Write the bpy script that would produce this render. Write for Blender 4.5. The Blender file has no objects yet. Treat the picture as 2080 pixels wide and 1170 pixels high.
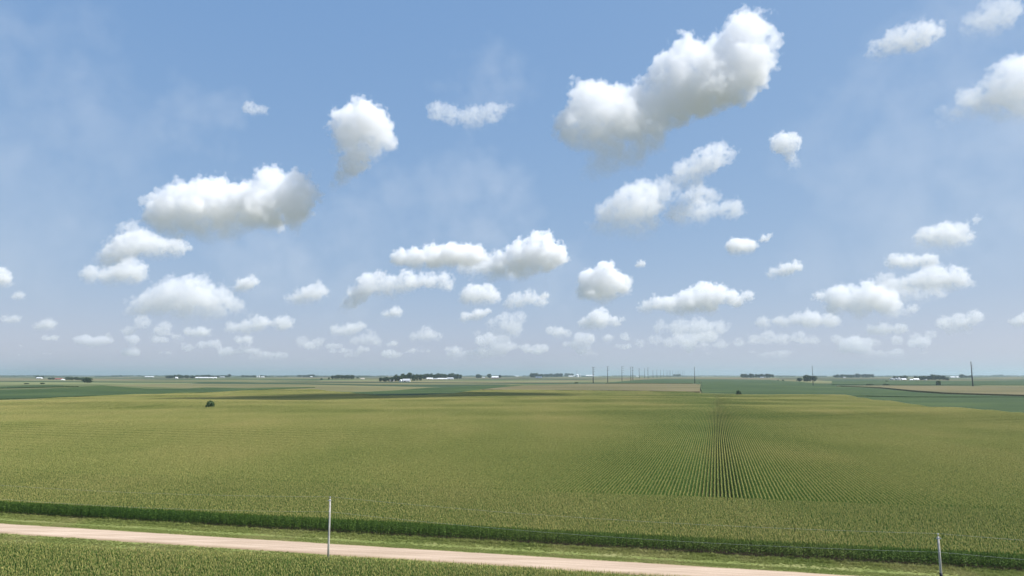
import bpy, bmesh, math, random
import numpy as np
from mathutils import Vector, Matrix, noise as mnoise

random.seed(11); np.random.seed(11)
S = bpy.context.scene
C = S.collection
F = 1405.0                       # focal length in photo pixels (2080 wide)
EYE_V = 763.5                    # photo row of the eye level
TH = math.atan((EYE_V - 585) / F)
CZ = 27.0                        # height of the drone above the road
CAM = Vector((0, 0, CZ))

# ------------------------------------------------------------------ helpers
def tag(o, label=None, cat=None, group=None, kind=None):
    if label: o['label'] = label
    if cat: o['category'] = cat
    if group: o['group'] = group
    if kind: o['kind'] = kind
    return o

def link_mesh(name, verts, faces, mat=None, parent=None, smooth=False, edges=()):
    me = bpy.data.meshes.new(name)
    me.from_pydata([tuple(v) for v in verts], list(edges), faces)
    me.update()
    if mat is not None:
        for m in (mat if isinstance(mat, (list, tuple)) else [mat]):
            me.materials.append(m)
    if smooth:
        me.polygons.foreach_set('use_smooth', [True] * len(me.polygons))
    o = bpy.data.objects.new(name, me)
    C.objects.link(o)
    if parent is not None: o.parent = parent
    return o

def empty(name, loc, rz=0.0):
    o = bpy.data.objects.new(name, None)
    C.objects.link(o); o.location = loc; o.rotation_euler = (0, 0, rz)
    o.empty_display_size = 1.0
    return o

def copy_tree(o, parent=None):
    c = o.copy(); C.objects.link(c); c.parent = parent
    for ch in o.children: copy_tree(ch, c)
    return c

class MB:
    """collects shapes that become ONE mesh object"""
    def __init__(self): self.v = []; self.f = []
    def add(self, vs, fs):
        b = len(self.v); self.v += [tuple(p) for p in vs]; self.f += [tuple(b + i for i in q) for q in fs]
    def box(self, x0, x1, y0, y1, z0, z1):
        self.add([(x0,y0,z0),(x1,y0,z0),(x1,y1,z0),(x0,y1,z0),(x0,y0,z1),(x1,y0,z1),(x1,y1,z1),(x0,y1,z1)],
                 [(0,3,2,1),(4,5,6,7),(0,1,5,4),(1,2,6,5),(2,3,7,6),(3,0,4,7)])
    def tube(self, pts, radii, n=8, cap=True):
        pts = [Vector(p) for p in pts]; rings = []
        for i, p in enumerate(pts):
            d = (pts[min(i+1, len(pts)-1)] - pts[max(i-1, 0)]).normalized()
            a = d.orthogonal().normalized(); b = d.cross(a)
            rings.append([p + (a*math.cos(2*math.pi*k/n) + b*math.sin(2*math.pi*k/n)) * radii[i] for k in range(n)])
        vs = [q for r in rings for q in r]; fs = []
        for i in range(len(rings)-1):
            for k in range(n):
                fs.append((i*n+k, i*n+(k+1)%n, (i+1)*n+(k+1)%n, (i+1)*n+k))
        if cap:
            fs.append(tuple(reversed(range(n)))); fs.append(tuple((len(rings)-1)*n+k for k in range(n)))
        self.add(vs, fs)
    def build(self, name, mat, parent=None, smooth=False):
        return link_mesh(name, self.v, self.f, mat, parent, smooth)

# ------------------------------------------------------------------ terrain
PR = np.array([0, 100, 300, 430, 560, 650, 720, 820, 930, 1050, 1250, 1600, 2200, 3500, 6000, 12000, 30000, 60000.])
PZ = np.array([0, 0, .3, 1.4, 2.6, 3.0, 2.6, .6, .5, 1.6, 4.2, 8.0, 11.0, 14.0, 17.5, 20.0, 20.0, 20.0])
def _smooth_profile():
    r = np.concatenate([np.linspace(0, 2000, 400), np.geomspace(2010, 60000, 300)])
    z = np.interp(r, PR, PZ)
    out = z.copy()
    for i, x in enumerate(r):
        w = np.exp(-0.5 * ((r - x) / (30 + .06 * x)) ** 2) * np.gradient(r)
        out[i] = (w * z).sum() / w.sum()
    return r, out
SR, SZ = _smooth_profile()
HILLS = [(-640, 1060, 7.0, 95, 70), (-330, 1120, 1.8, 160, 90), (420, 980, 1.6, 200, 130), (560, 640, -1.4, 200, 150),
         (-160, 860, 1.0, 160, 70), (140, 930, 1.3, 120, 60), (-420, 560, .8, 150, 80), (120, 470, .7, 130, 55),
         (-120, 330, .6, 110, 45), (260, 330, -.5, 110, 60), (100, 640, .7, 110, 40), (-700, 1500, 3.0, 220, 160),
         (300, 1500, 2.0, 260, 140), (900, 1400, -2.5, 300, 220), (-250, 230, -.35, 90, 40)]
def zf(x, y):
    r = np.hypot(x, y)
    z = np.interp(r, SR, SZ)
    for hx, hy, a, sx, sy in HILLS:
        z = z + a * np.exp(-0.5 * (((x - hx) / sx) ** 2 + ((y - hy) / sy) ** 2))
    k = np.clip((r - 220) / 400, 0, 1)
    z = z + k * (.45 * np.sin(x / 71 + y / 113 + 1.0) + .5 * np.sin(y / 47 - x / 190 + .4))
    z = z + k * (.32 * np.sin(y / 14 + x / 62) + .16 * np.sin(y / 8.8 - x / 47 + 2) + .15 * np.sin(y / 19 - x / 28 + 1)) * np.clip((1500 - r) / 600, 0, 1)
    z = z + k * .55 * np.sin(y / 37 + x / 150 + .8) * np.clip((1100 - r) / 400, 0, 1)
    k2 = np.clip((r - 1200) / 2500, 0, 1)
    z = z + k2 * (1.2 * np.sin(x / 410 + y / 730) + 1.3 * np.sin(y / 520 - x / 900 + 2))
    return z

def ray(u, v):
    a = (u - 1040) / F; b = (585 - v) / F
    return Vector((a, math.cos(TH) - b * math.sin(TH), math.sin(TH) + b * math.cos(TH)))
_T = np.concatenate([np.arange(60, 1500, 1.0), np.geomspace(1500, 36000, 4000)])
def ground_at(u, v, h=0.0):
    """the place on the land that a photo pixel shows (first hit of the view ray)"""
    d = ray(u, v); t = _T / d.y
    x = d.x * t; y = d.y * t; z = CZ + d.z * t
    below = np.nonzero(z <= zf(x, y) + h)[0]
    i = below[0] if len(below) else len(t) - 1
    return float(x[i]), float(y[i]), float(zf(x[i], y[i]))

# ------------------------------------------------------------------ materials
def new_mat(name):
    m = bpy.data.materials.new(name); m.use_nodes = True
    nt = m.node_tree; bs = nt.nodes['Principled BSDF']
    bs.inputs['Roughness'].default_value = .8
    bs.inputs['Specular IOR Level'].default_value = .25
    return m, nt, bs

def N(nt, typ, **kw):
    n = nt.nodes.new(typ)
    for k, v in kw.items():
        if k.startswith('i_'): n.inputs[k[2:].replace('_', ' ')].default_value = v
        else: setattr(n, k, v)
    return n

def ramp(nt, fac, stops):
    r = nt.nodes.new('ShaderNodeValToRGB'); e = r.color_ramp.elements
    while len(e) < len(stops): e.new(.5)
    for i, (p, c) in enumerate(stops):
        e[i].position = p; e[i].color = (c[0], c[1], c[2], 1)
    nt.links.new(fac, r.inputs[0]); return r.outputs[0]

def mix(nt, fac, a, b, mode='MIX'):
    m = nt.nodes.new('ShaderNodeMix'); m.data_type = 'RGBA'; m.blend_type = mode
    for s, val in ((m.inputs[0], fac), (m.inputs[6], a), (m.inputs[7], b)):
        if isinstance(val, (int, float)): s.default_value = val
        elif isinstance(val, tuple): s.default_value = (*val, 1)
        else: nt.links.new(val, s)
    return m.outputs[2]

def world_noise(nt, scale, detail=3, stretch=(1, 1, 1), rz=0.0):
    g = nt.nodes.new('ShaderNodeNewGeometry')
    mp = nt.nodes.new('ShaderNodeMapping'); mp.inputs['Scale'].default_value = stretch
    mp.inputs['Rotation'].default_value = (0, 0, rz)
    nt.links.new(g.outputs['Position'], mp.inputs[0])
    n = nt.nodes.new('ShaderNodeTexNoise'); n.inputs['Scale'].default_value = scale; n.inputs['Detail'].default_value = detail
    nt.links.new(mp.outputs[0], n.inputs['Vector'])
    return n.outputs[0]

def noisy(name, c1, c2, scale=3.0, rough=.85, spec=.2, bump=0.0, metal=0.0):
    m, nt, bs = new_mat(name)
    tc = nt.nodes.new('ShaderNodeTexCoord')
    n = nt.nodes.new('ShaderNodeTexNoise'); n.inputs['Scale'].default_value = scale; n.inputs['Detail'].default_value = 4
    nt.links.new(tc.outputs['Object'], n.inputs['Vector'])
    nt.links.new(ramp(nt, n.outputs[0], [(.35, c1), (.65, c2)]), bs.inputs['Base Color'])
    bs.inputs['Roughness'].default_value = rough; bs.inputs['Specular IOR Level'].default_value = spec
    bs.inputs['Metallic'].default_value = metal
    if bump:
        b = nt.nodes.new('ShaderNodeBump'); b.inputs['Strength'].default_value = bump
        nt.links.new(n.outputs[0], b.inputs['Height']); nt.links.new(b.outputs[0], bs.inputs['Normal'])
    return m

def leaf_mat(name, ca, cb, cc, transl=.3, scale_big=.02, rough=.55):
    """foliage: colour drifts over the land (wetter, drier patches) and from plant to plant"""
    m, nt, bs = new_mat(name)
    big = world_noise(nt, scale_big, 5, (1, .45, 1), math.radians(-16))
    fine = world_noise(nt, 2.3, 2)
    col = ramp(nt, big, [(.32, ca), (.5, cb), (.68, cc)])
    col = mix(nt, 1.0, col, ramp(nt, fine, [(.3, (.74, .76, .72)), (.7, (1.2, 1.19, 1.17))]), 'MULTIPLY')
    nt.links.new(col, bs.inputs['Base Color'])
    bs.inputs['Roughness'].default_value = rough; bs.inputs['Specular IOR Level'].default_value = .18
    tr = nt.nodes.new('ShaderNodeBsdfTranslucent'); nt.links.new(col, tr.inputs[0])
    ms = nt.nodes.new('ShaderNodeMixShader'); ms.inputs[0].default_value = transl
    out = nt.nodes['Material Output']
    nt.links.new(bs.outputs[0], ms.inputs[1]); nt.links.new(tr.outputs[0], ms.inputs[2]); nt.links.new(ms.outputs[0], out.inputs[0])
    return m

M = {}
M['corn_leaf'] = leaf_mat('corn_leaf', (.082, .166, .025), (.122, .204, .034), (.188, .236, .052), .24)
M['tassel'] = leaf_mat('corn_tassel', (.44, .42, .13), (.50, .45, .155), (.56, .48, .18), .25, rough=.8)
M['soil'] = noisy('soil', (.055, .04, .026), (.085, .062, .04), .4, 1.0, .1)
M['grass_blade'] = leaf_mat('grass_blade', (.24, .29, .08), (.285, .315, .095), (.38, .36, .15), .35, .10)
M['tree_leaf'] = leaf_mat('tree_leaf', (.035, .062, .020), (.045, .075, .022), (.06, .085, .026), .2, .05)
M['shrub_leaf'] = leaf_mat('shrub_leaf', (.05, .085, .026), (.065, .105, .03), (.085, .12, .036), .25, .05)
M['bark'] = noisy('bark', (.09, .07, .05), (.16, .13, .10), 2.0, .95, .1)
M['white_metal'] = noisy('white_painted_steel', (.72, .73, .73), (.82, .82, .81), .2, .45, .4)
M['grey_metal'] = noisy('grey_steel', (.42, .44, .45), (.55, .56, .57), .3, .4, .5)
M['red_paint'] = noisy('red_barn_paint', (.22, .06, .045), (.30, .09, .07), .4, .7, .3)
M['tan_paint'] = noisy('tan_paint', (.5, .43, .33), (.58, .5, .40), .3, .7, .3)
M['dark_door'] = noisy('dark_door', (.08, .08, .085), (.12, .12, .125), .5, .6, .3)
M['pole_wood'] = noisy('weathered_pole_wood', (.40, .37, .32), (.56, .52, .46), 1.6, .9, .2)
M['sleeve'] = noisy('black_sleeve', (.015, .017, .02), (.03, .032, .036), 2, .6, .3)
M['ceramic'] = noisy('insulator_ceramic', (.5, .5, .49), (.62, .62, .6), 4, .3, .5)
M['wire'] = noisy('bare_aluminium_wire', (.45, .46, .42), (.55, .55, .5), 1, .6, .5)
M['rust_steel'] = noisy('weathering_steel', (.035, .03, .03), (.055, .045, .042), .3, .8, .3)
M['turbine'] = noisy('turbine_white', (.78, .79, .8), (.84, .85, .86), .1, .5, .4)

def canopy_mat(name, c1, c2, c3, sc=.012, fine=.55, bump=.6):
    """closed crop canopy seen from far off"""
    m, nt, bs = new_mat(name)
    big = world_noise(nt, sc, 4, (.5, 1, 1), math.radians(14))
    fin = world_noise(nt, fine, 5)
    col = ramp(nt, big, [(.33, c1), (.5, c2), (.67, c3)])
    col = mix(nt, 1.0, col, ramp(nt, fin, [(.3, (.7, .72, .7)), (.7, (1.22, 1.2, 1.15))]), 'MULTIPLY')
    nt.links.new(col, bs.inputs['Base Color']); bs.inputs['Roughness'].default_value = .9
    bs.inputs['Specular IOR Level'].default_value = .15
    b = nt.nodes.new('ShaderNodeBump'); b.inputs['Strength'].default_value = bump; b.inputs['Distance'].default_value = .4
    nt.links.new(fin, b.inputs['Height']); nt.links.new(b.outputs[0], bs.inputs['Normal'])
    return m
M['soy'] = canopy_mat('soybean_canopy', (.030, .054, .013), (.038, .064, .016), (.056, .084, .022))
M['corn_far'] = canopy_mat('tasselled_corn_canopy', (.105, .098, .042), (.135, .115, .050), (.165, .135, .066))
M['corn_green'] = canopy_mat('green_corn_canopy', (.10, .125, .045), (.125, .14, .05), (.16, .165, .065))
M['hay'] = canopy_mat('mown_grass', (.17, .21, .06), (.22, .25, .08), (.28, .28, .11), .03)

# ground: bare soil under the near crops, a patchwork of far fields beyond
def ground_mat():
    m, nt, bs = new_mat('farmland')
    L = nt.links
    g = nt.nodes.new('ShaderNodeNewGeometry')
    mp = nt.nodes.new('ShaderNodeMapping'); mp.vector_type = 'TEXTURE'; mp.inputs['Rotation'].default_value = (0, 0, math.radians(-14)); mp.inputs['Scale'].default_value = (800, 170, 1)
    L.new(g.outputs['Position'], mp.inputs[0])
    warp = world_noise(nt, .0011, 2)
    ad = nt.nodes.new('ShaderNodeVectorMath'); ad.operation = 'ADD'; L.new(mp.outputs[0], ad.inputs[0])
    sc = nt.nodes.new('ShaderNodeVectorMath'); sc.operation = 'SCALE'; sc.inputs[3].default_value = .8
    cx = nt.nodes.new('ShaderNodeCombineXYZ'); L.new(warp, cx.inputs[0]); L.new(warp, cx.inputs[1]); L.new(cx.outputs[0], sc.inputs[0]); L.new(sc.outputs[0], ad.inputs[1])
    sep = nt.nodes.new('ShaderNodeSeparateXYZ'); L.new(ad.outputs[0], sep.inputs[0])
    fl = []
    for i in (0, 1):
        q = nt.nodes.new('ShaderNodeMath'); q.operation = 'FLOOR'; L.new(sep.outputs[i], q.inputs[0]); fl.append(q)
    cc = nt.nodes.new('ShaderNodeCombineXYZ'); L.new(fl[0].outputs[0], cc.inputs[0]); L.new(fl[1].outputs[0], cc.inputs[1])
    wn = nt.nodes.new('ShaderNodeTexWhiteNoise'); wn.noise_dimensions = '2D'; L.new(cc.outputs[0], wn.inputs['Vector'])
    r = nt.nodes.new('ShaderNodeValToRGB'); r.color_ramp.interpolation = 'CONSTANT'
    e = r.color_ramp.elements
    stops = [(0, (.145, .133, .062)), (.2, (.17, .137, .072)), (.38, (.095, .108, .043)), (.50, (.035, .062, .026)), (.66, (.125, .125, .055)), (.78, (.15, .16, .07)), (.84, (.12, .095, .055)), (.93, (.038, .06, .028))]
    while len(e) < len(stops): e.new(.5)
    for i, (p, c) in enumerate(stops): e[i].position = p; e[i].color = (*c, 1)
    L.new(wn.outputs[0], r.inputs[0])
    streak = world_noise(nt, .02, 4, (.15, 1, 1), math.radians(14))
    col = mix(nt, 1.0, r.outputs[0], ramp(nt, streak, [(.3, (.75, .78, .75)), (.7, (1.2, 1.2, 1.15))]), 'MULTIPLY')
    ln = nt.nodes.new('ShaderNodeVectorMath'); ln.operation = 'LENGTH'; L.new(g.outputs['Position'], ln.inputs[0])
    st = nt.nodes.new('ShaderNodeMapRange'); st.inputs[1].default_value = 700; st.inputs[2].default_value = 760; L.new(ln.outputs['Value'], st.inputs[0])
    soil = ramp(nt, world_noise(nt, .6, 4), [(.3, (.035, .028, .019)), (.7, (.055, .042, .028))])
    L.new(mix(nt, st.outputs[0], soil, col), bs.inputs['Base Color'])
    bs.inputs['Roughness'].default_value = .95; bs.inputs['Specular IOR Level'].default_value = .1
    return m
M['ground'] = ground_mat()

# ------------------------------------------------------------------ light, sky, camera
SKY_G = (.62, .40, .20); SKY_T = (1.28, 1.95, 3.50)
EL = math.radians(54); AZ = math.radians(97)
SUN = Vector((math.sin(AZ) * math.cos(EL), math.cos(AZ) * math.cos(EL), math.sin(EL)))
w = bpy.data.worlds.new("World"); S.world = w; w.use_nodes = True
nt = w.node_tree; bg = nt.nodes['Background']
sky = nt.nodes.new('ShaderNodeTexSky'); sky.sky_type = 'NISHITA'; sky.sun_disc = False
sky.sun_elevation = EL; sky.sun_rotation = AZ
sky.air_density = 1.0; sky.dust_density = .6; sky.ozone_density = 1.0; sky.altitude = 300
# hazy summer air: a flatter sky than the clean one the model gives
sr = nt.nodes.new('ShaderNodeSeparateColor'); cr = nt.nodes.new('ShaderNodeCombineColor'); nt.links.new(sky.outputs[0], sr.inputs[0])
for i in range(3):
    q = nt.nodes.new('ShaderNodeMath'); q.operation = 'POWER'; q.inputs[1].default_value = SKY_G[i]
    nt.links.new(sr.outputs[i], q.inputs[0]); nt.links.new(q.outputs[0], cr.inputs[i])
sv = nt.nodes.new('ShaderNodeVectorMath'); sv.operation = 'MULTIPLY'; sv.inputs[1].default_value = SKY_T
nt.links.new(cr.outputs[0], sv.inputs[0])
nt.links.new(sv.outputs[0], bg.inputs[0]); bg.inputs[1].default_value = .1
sl = bpy.data.lights.new('sun', 'SUN'); sl.energy = 4.9; sl.angle = math.radians(.53); sl.color = (1, .98, .95)
so = bpy.data.objects.new('sun', sl); C.objects.link(so); so.rotation_euler = SUN.to_track_quat('Z', 'Y').to_euler()
cd = bpy.data.cameras.new('camera'); co = bpy.data.objects.new('camera', cd); C.objects.link(co); S.camera = co
cd.lens = 36 * F / 2080; cd.sensor_width = 36; cd.clip_start = .5; cd.clip_end = 250000
co.location = CAM; co.rotation_euler = (math.pi / 2 + TH, 0, 0)
S.view_settings.view_transform = 'Standard'; S.view_settings.look = 'None'; S.view_settings.gamma = 1
S.view_settings.exposure = .5
cy = S.cycles
cy.max_bounces = 14; cy.diffuse_bounces = 3; cy.glossy_bounces = 2; cy.transmission_bounces = 3; cy.volume_bounces = 14
cy.transparent_max_bounces = 32; cy.volume_step_rate = 2.0; cy.use_denoising = True; cy.sample_clamp_indirect = 8

# ------------------------------------------------------------------ ground sheet
def build_ground():
    rs = np.concatenate([[0], np.linspace(20, 1700, 240), np.geomspace(1712, 38000, 170)])
    az = np.concatenate([np.radians(np.linspace(-50, 50, 321)), np.radians(np.linspace(53, 307, 86))])
    na, nr = len(az), len(rs)
    R, A = np.meshgrid(rs, az, indexing='ij')
    X = R * np.sin(A); Y = R * np.cos(A)
    Z = zf(X, Y) - .35 * np.clip(1 - (R - 650) / 100, 0, 1)
    V = np.stack([X.ravel(), Y.ravel(), Z.ravel()], 1)
    f = []
    for i in range(nr - 1):
        for k in range(na):
            k2 = (k + 1) % na
            f.append((i*na+k, (i+1)*na+k, (i+1)*na+k2, i*na+k2) if i else (k, na+k, na+k2))
    o = link_mesh('ground', V, f, M['ground'], smooth=True)
    tag(o, kind='structure')
build_ground()

# ------------------------------------------------------------------ corn
RA = math.radians(16.3)          # heading of the long rows
DA = math.radians(13.3)          # the road runs square to this heading
E1 = np.array([math.cos(DA), -math.sin(DA)]); E2 = np.array([math.sin(DA), math.cos(DA)])
R1 = np.array([math.cos(RA), -math.sin(RA)]); R2 = np.array([math.sin(RA), math.cos(RA)])
ROW = .762
src = bpy.data.collections.new('corn_stock')     # never linked: only feeds the instancers
grass_src = bpy.data.collections.new('grass_stock')

def corn_patch(name, rows, length, seed):
    rnd = random.Random(seed)
    lv, lf, tv, tf = [], [], [], []
    def quadstrip(V, Fc, pts, wid, side):
        b = len(V)
        for p, wd in zip(pts, wid):
            V.append(p + side * wd); V.append(p - side * wd)
        for i in range(len(pts) - 1): Fc.append((b+2*i, b+2*i+1, b+2*i+3, b+2*i+2))
    wander = rnd.uniform(-.03, .03)       # the planter never runs dead straight
    for r in range(rows):
        x0 = (r - (rows - 1) / 2) * ROW
        y = -length / 2 + rnd.uniform(0, .15)
        while y < length / 2:
            if rnd.random() > .03:
                h = rnd.gauss(2.4, .07)
                base = Vector((x0 + rnd.gauss(0, .026) + wander * math.sin(2 * math.pi * y / length), y, 0))
                lean = Vector((rnd.gauss(0, .018), rnd.gauss(0, .03), 1))
                a0 = rnd.uniform(0, 6.28)                # leaves lie mostly across the row
                # stalk
                s = Vector((.013, 0, 0)); quadstrip(lv, lf, [base - Vector((0, 0, .4)), base + lean * h], (1, .6), s)
                nl = 10
                for k in range(nl):
                    t = .20 + .78 * k / (nl - 1)
                    a = a0 + math.pi * (k % 2) + rnd.gauss(0, .45)
                    d = Vector((math.cos(a), math.sin(a), 0)); sd = Vector((-math.sin(a), math.cos(a), 0))
                    Ln = rnd.uniform(.55, .75) * (.29 if k > 7 else .37 if k > 5 else .45 if k > 3 else .56)
                    up = 1.6 if k > 7 else rnd.uniform(.95, 1.4) if k > 5 else rnd.uniform(.5, .85)
                    p0 = base + lean * (h * t)
                    pts = [p0, p0 + d * Ln * .34 + Vector((0, 0, Ln * up * .52)), p0 + d * Ln * .68 + Vector((0, 0, Ln * up * .50)),
                           p0 + d * Ln * .92 + Vector((0, 0, Ln * (up * .5 - .30)))]
                    quadstrip(lv, lf, pts, (.036, .056, .044, .008), sd + Vector((0, 0, rnd.uniform(-.5, .5))))
                top = base + lean * h
                for k in range(5):
                    a = rnd.uniform(0, 6.28); q = .02 if k == 0 else rnd.uniform(.05, .12)
                    d = Vector((math.cos(a) * q, math.sin(a) * q, rnd.uniform(.30, .42)))
                    sdv = Vector((-math.sin(a), math.cos(a), 0))
                    quadstrip(tv, tf, [top - Vector((0, 0, .05)), top + d * .6, top + d + Vector((d.x, d.y, -.06)) * .4], (.008, .014, .006), sdv)
            y += rnd.gauss(.175, .015)
    nb = len(lv)
    me = bpy.data.meshes.new(name)
    me.from_pydata([tuple(p) for p in lv + tv], [], lf + [tuple(nb + i for i in q) for q in tf])
    me.materials.append(M['corn_leaf']); me.materials.append(M['tassel'])
    me.polygons.foreach_set('material_index', [0] * len(lf) + [1] * len(tf)); me.update()
    o = bpy.data.objects.new(name, me); src.objects.link(o)
    return o
PROWS, PLEN = 8, 8.0
for i in range(6): corn_patch('corn_rows.%03d' % i, PROWS, PLEN, 100 + i)
PWID = PROWS * ROW

def instancer(name, pts, rots, coll, nvar, scl=None):
    me = bpy.data.meshes.new(name)
    me.from_pydata([tuple(p) for p in pts], [], [])
    a = me.attributes.new('rot', 'FLOAT', 'POINT'); a.data.foreach_set('value', np.asarray(rots, dtype=np.float32))
    a = me.attributes.new('var', 'INT', 'POINT'); a.data.foreach_set('value', np.random.randint(0, nvar, len(pts)).astype(np.int32))
    a = me.attributes.new('scl', 'FLOAT', 'POINT'); a.data.foreach_set('value', np.asarray(scl if scl is not None else np.ones(len(pts)), dtype=np.float32))
    o = bpy.data.objects.new(name, me); C.objects.link(o)
    ng = bpy.data.node_groups.new(name + '_nodes', 'GeometryNodeTree')
    ng.interface.new_socket('Geometry', in_out='INPUT', socket_type='NodeSocketGeometry')
    ng.interface.new_socket('Geometry', in_out='OUTPUT', socket_type='NodeSocketGeometry')
    n = ng.nodes; L = ng.links
    gi = n.new('NodeGroupInput'); go = n.new('NodeGroupOutput')
    ci = n.new('GeometryNodeCollectionInfo'); ci.inputs[0].default_value = coll; ci.inputs[1].default_value = True; ci.inputs[2].default_value = True
    ip = n.new('GeometryNodeInstanceOnPoints'); ip.inputs['Pick Instance'].default_value = True
    def attr(nm, ty):
        q = n.new('GeometryNodeInputNamedAttribute'); q.data_type = ty; q.inputs[0].default_value = nm; return q.outputs[0]
    cx = n.new('ShaderNodeCombineXYZ'); L.new(attr('rot', 'FLOAT'), cx.inputs[2])
    er = n.new('FunctionNodeEulerToRotation'); L.new(cx.outputs[0], er.inputs[0])
    L.new(gi.outputs[0], ip.inputs['Points']); L.new(ci.outputs[0], ip.inputs['Instance'])
    L.new(attr('var', 'INT'), ip.inputs['Instance Index']); L.new(er.outputs[0], ip.inputs['Rotation'])
    c2 = n.new('ShaderNodeCombineXYZ'); sc_ = attr('scl', 'FLOAT')
    for i in range(3): L.new(sc_, c2.inputs[i])
    L.new(c2.outputs[0], ip.inputs['Scale'])
    L.new(ip.outputs[0], go.inputs[0])
    md = o.modifiers.new('scatter', 'NODES'); md.node_group = ng
    return o

def in_view(x, y, pad=25):
    return y > 20 and abs(x) < .745 * y + pad

E2_CORN = 113.0; E2_HEAD = 151.0
def right_edge(y):                # the east side of the big field
    return 1e9 if y < 405 else float(np.interp(y, [405, 460, 580, 735, 900], [300, 302, 330, 372, 415]))
_FV = np.array([(-200, 812), (0, 811), (100, 808), (205, 804), (300, 801), (420, 797.5), (480, 795.5), (560, 793), (640, 792), (700, 799), (770, 805.5), (850, 805.5), (930, 801), (960, 795), (1040, 793),
                (1180, 795), (1400, 798), (1424, 800), (1500, 803), (1700, 804), (1760, 808), (2300, 812)])
_FR = []
for q in np.arange(-200, 2301, 20.0):
    g_ = ground_at(q, float(np.interp(q, _FV[:, 0], _FV[:, 1])), 1.0); _FR.append(min(1150, math.hypot(g_[0], g_[1])))
def corn_limit(x, y):                # how far the big field runs before the next crop
    return float(np.interp(1040 + F * x / y, np.arange(-200, 2301, 20.0), _FR)) - 5
HEAD = []; HEADR = []
# headland rows, laid along the road
nh = int(round((E2_HEAD - E2_CORN) / PWID))
for j in range(nh):
    e2 = E2_CORN + PWID * (j + .5)
    for i in range(-40, 40):
        e1 = PLEN * i
        p = E1 * e1 + E2 * e2
        if in_view(*p): HEAD.append((p[0], p[1], float(zf(*p)))); HEADR.append(-DA + math.pi / 2 + math.pi * random.randint(0, 1))
E2_HEAD = E2_CORN + nh * PWID + .5
LONG = []; LONGR = []
for i in range(-110, 110):
    cx_ = PWID * i
    # row-frame start of this column where it meets the headland
    v0 = (E2_HEAD - cx_ * float(R1 @ E2)) / float(R2 @ E2)
    for j in range(0, 150):
        v = v0 + PLEN * (j + .5)
        p = R1 * cx_ + R2 * v
        if not in_view(*p) or p[0] > right_edge(p[1]): continue
        lim = corn_limit(p[0], p[1])
        if math.hypot(*p) > lim: continue
        LONG.append((p[0], p[1], float(zf(*p)))); LONGR.append(-RA + math.pi * random.randint(0, 1))
o = instancer('corn_field', HEAD + LONG, HEADR + LONGR, src, 6)
tag(o, 'broad green corn field in tassel with rows running away behind the gravel road', 'corn field', kind='stuff')
NEAR = []; NEARR = []
for j in range(3):
    for i in range(-40, 40):
        e2 = 91.4 - PWID * (j + .5) + float(np.interp(PLEN * i, [-110, -75, -40, 0], [-5, -4, -.6, 0]))
        p = E1 * (PLEN * i) + E2 * e2
        if in_view(*p): NEAR.append((p[0], p[1], float(zf(*p)))); NEARR.append(-DA + math.pi / 2 + math.pi * random.randint(0, 1))
o = instancer('corn_field', NEAR, NEARR, src, 6)
tag(o, 'strip of green corn on the near side of the gravel road', 'corn field', kind='stuff')

# ------------------------------------------------------------------ road and verges
def strip(name, prof, mat, s0=-420, s1=420, step=4.0, wob=0.0):
    """a band along the road; prof = [(e2, z)]"""
    ss = np.arange(s0, s1 + step, step); V = []; f = []
    for i, s in enumerate(ss):
        for j, (e, z) in enumerate(prof):
            jj = wob * mnoise.noise(Vector((s * .35, e * 3.1, 2.0))) if 0 < j < len(prof) - 1 or wob < 0 else 0
            p = E1 * s + E2 * (e + abs(wob) * mnoise.noise(Vector((s * .5, e, 7.0))))
            V.append((p[0], p[1], float(zf(*p)) + z + jj * .2))
    n = len(prof)
    for i in range(len(ss) - 1):
        for j in range(n - 1): f.append((i*n+j, (i+1)*n+j, (i+1)*n+j+1, i*n+j+1))
    return link_mesh(name, V, f, mat, smooth=True)

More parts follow.
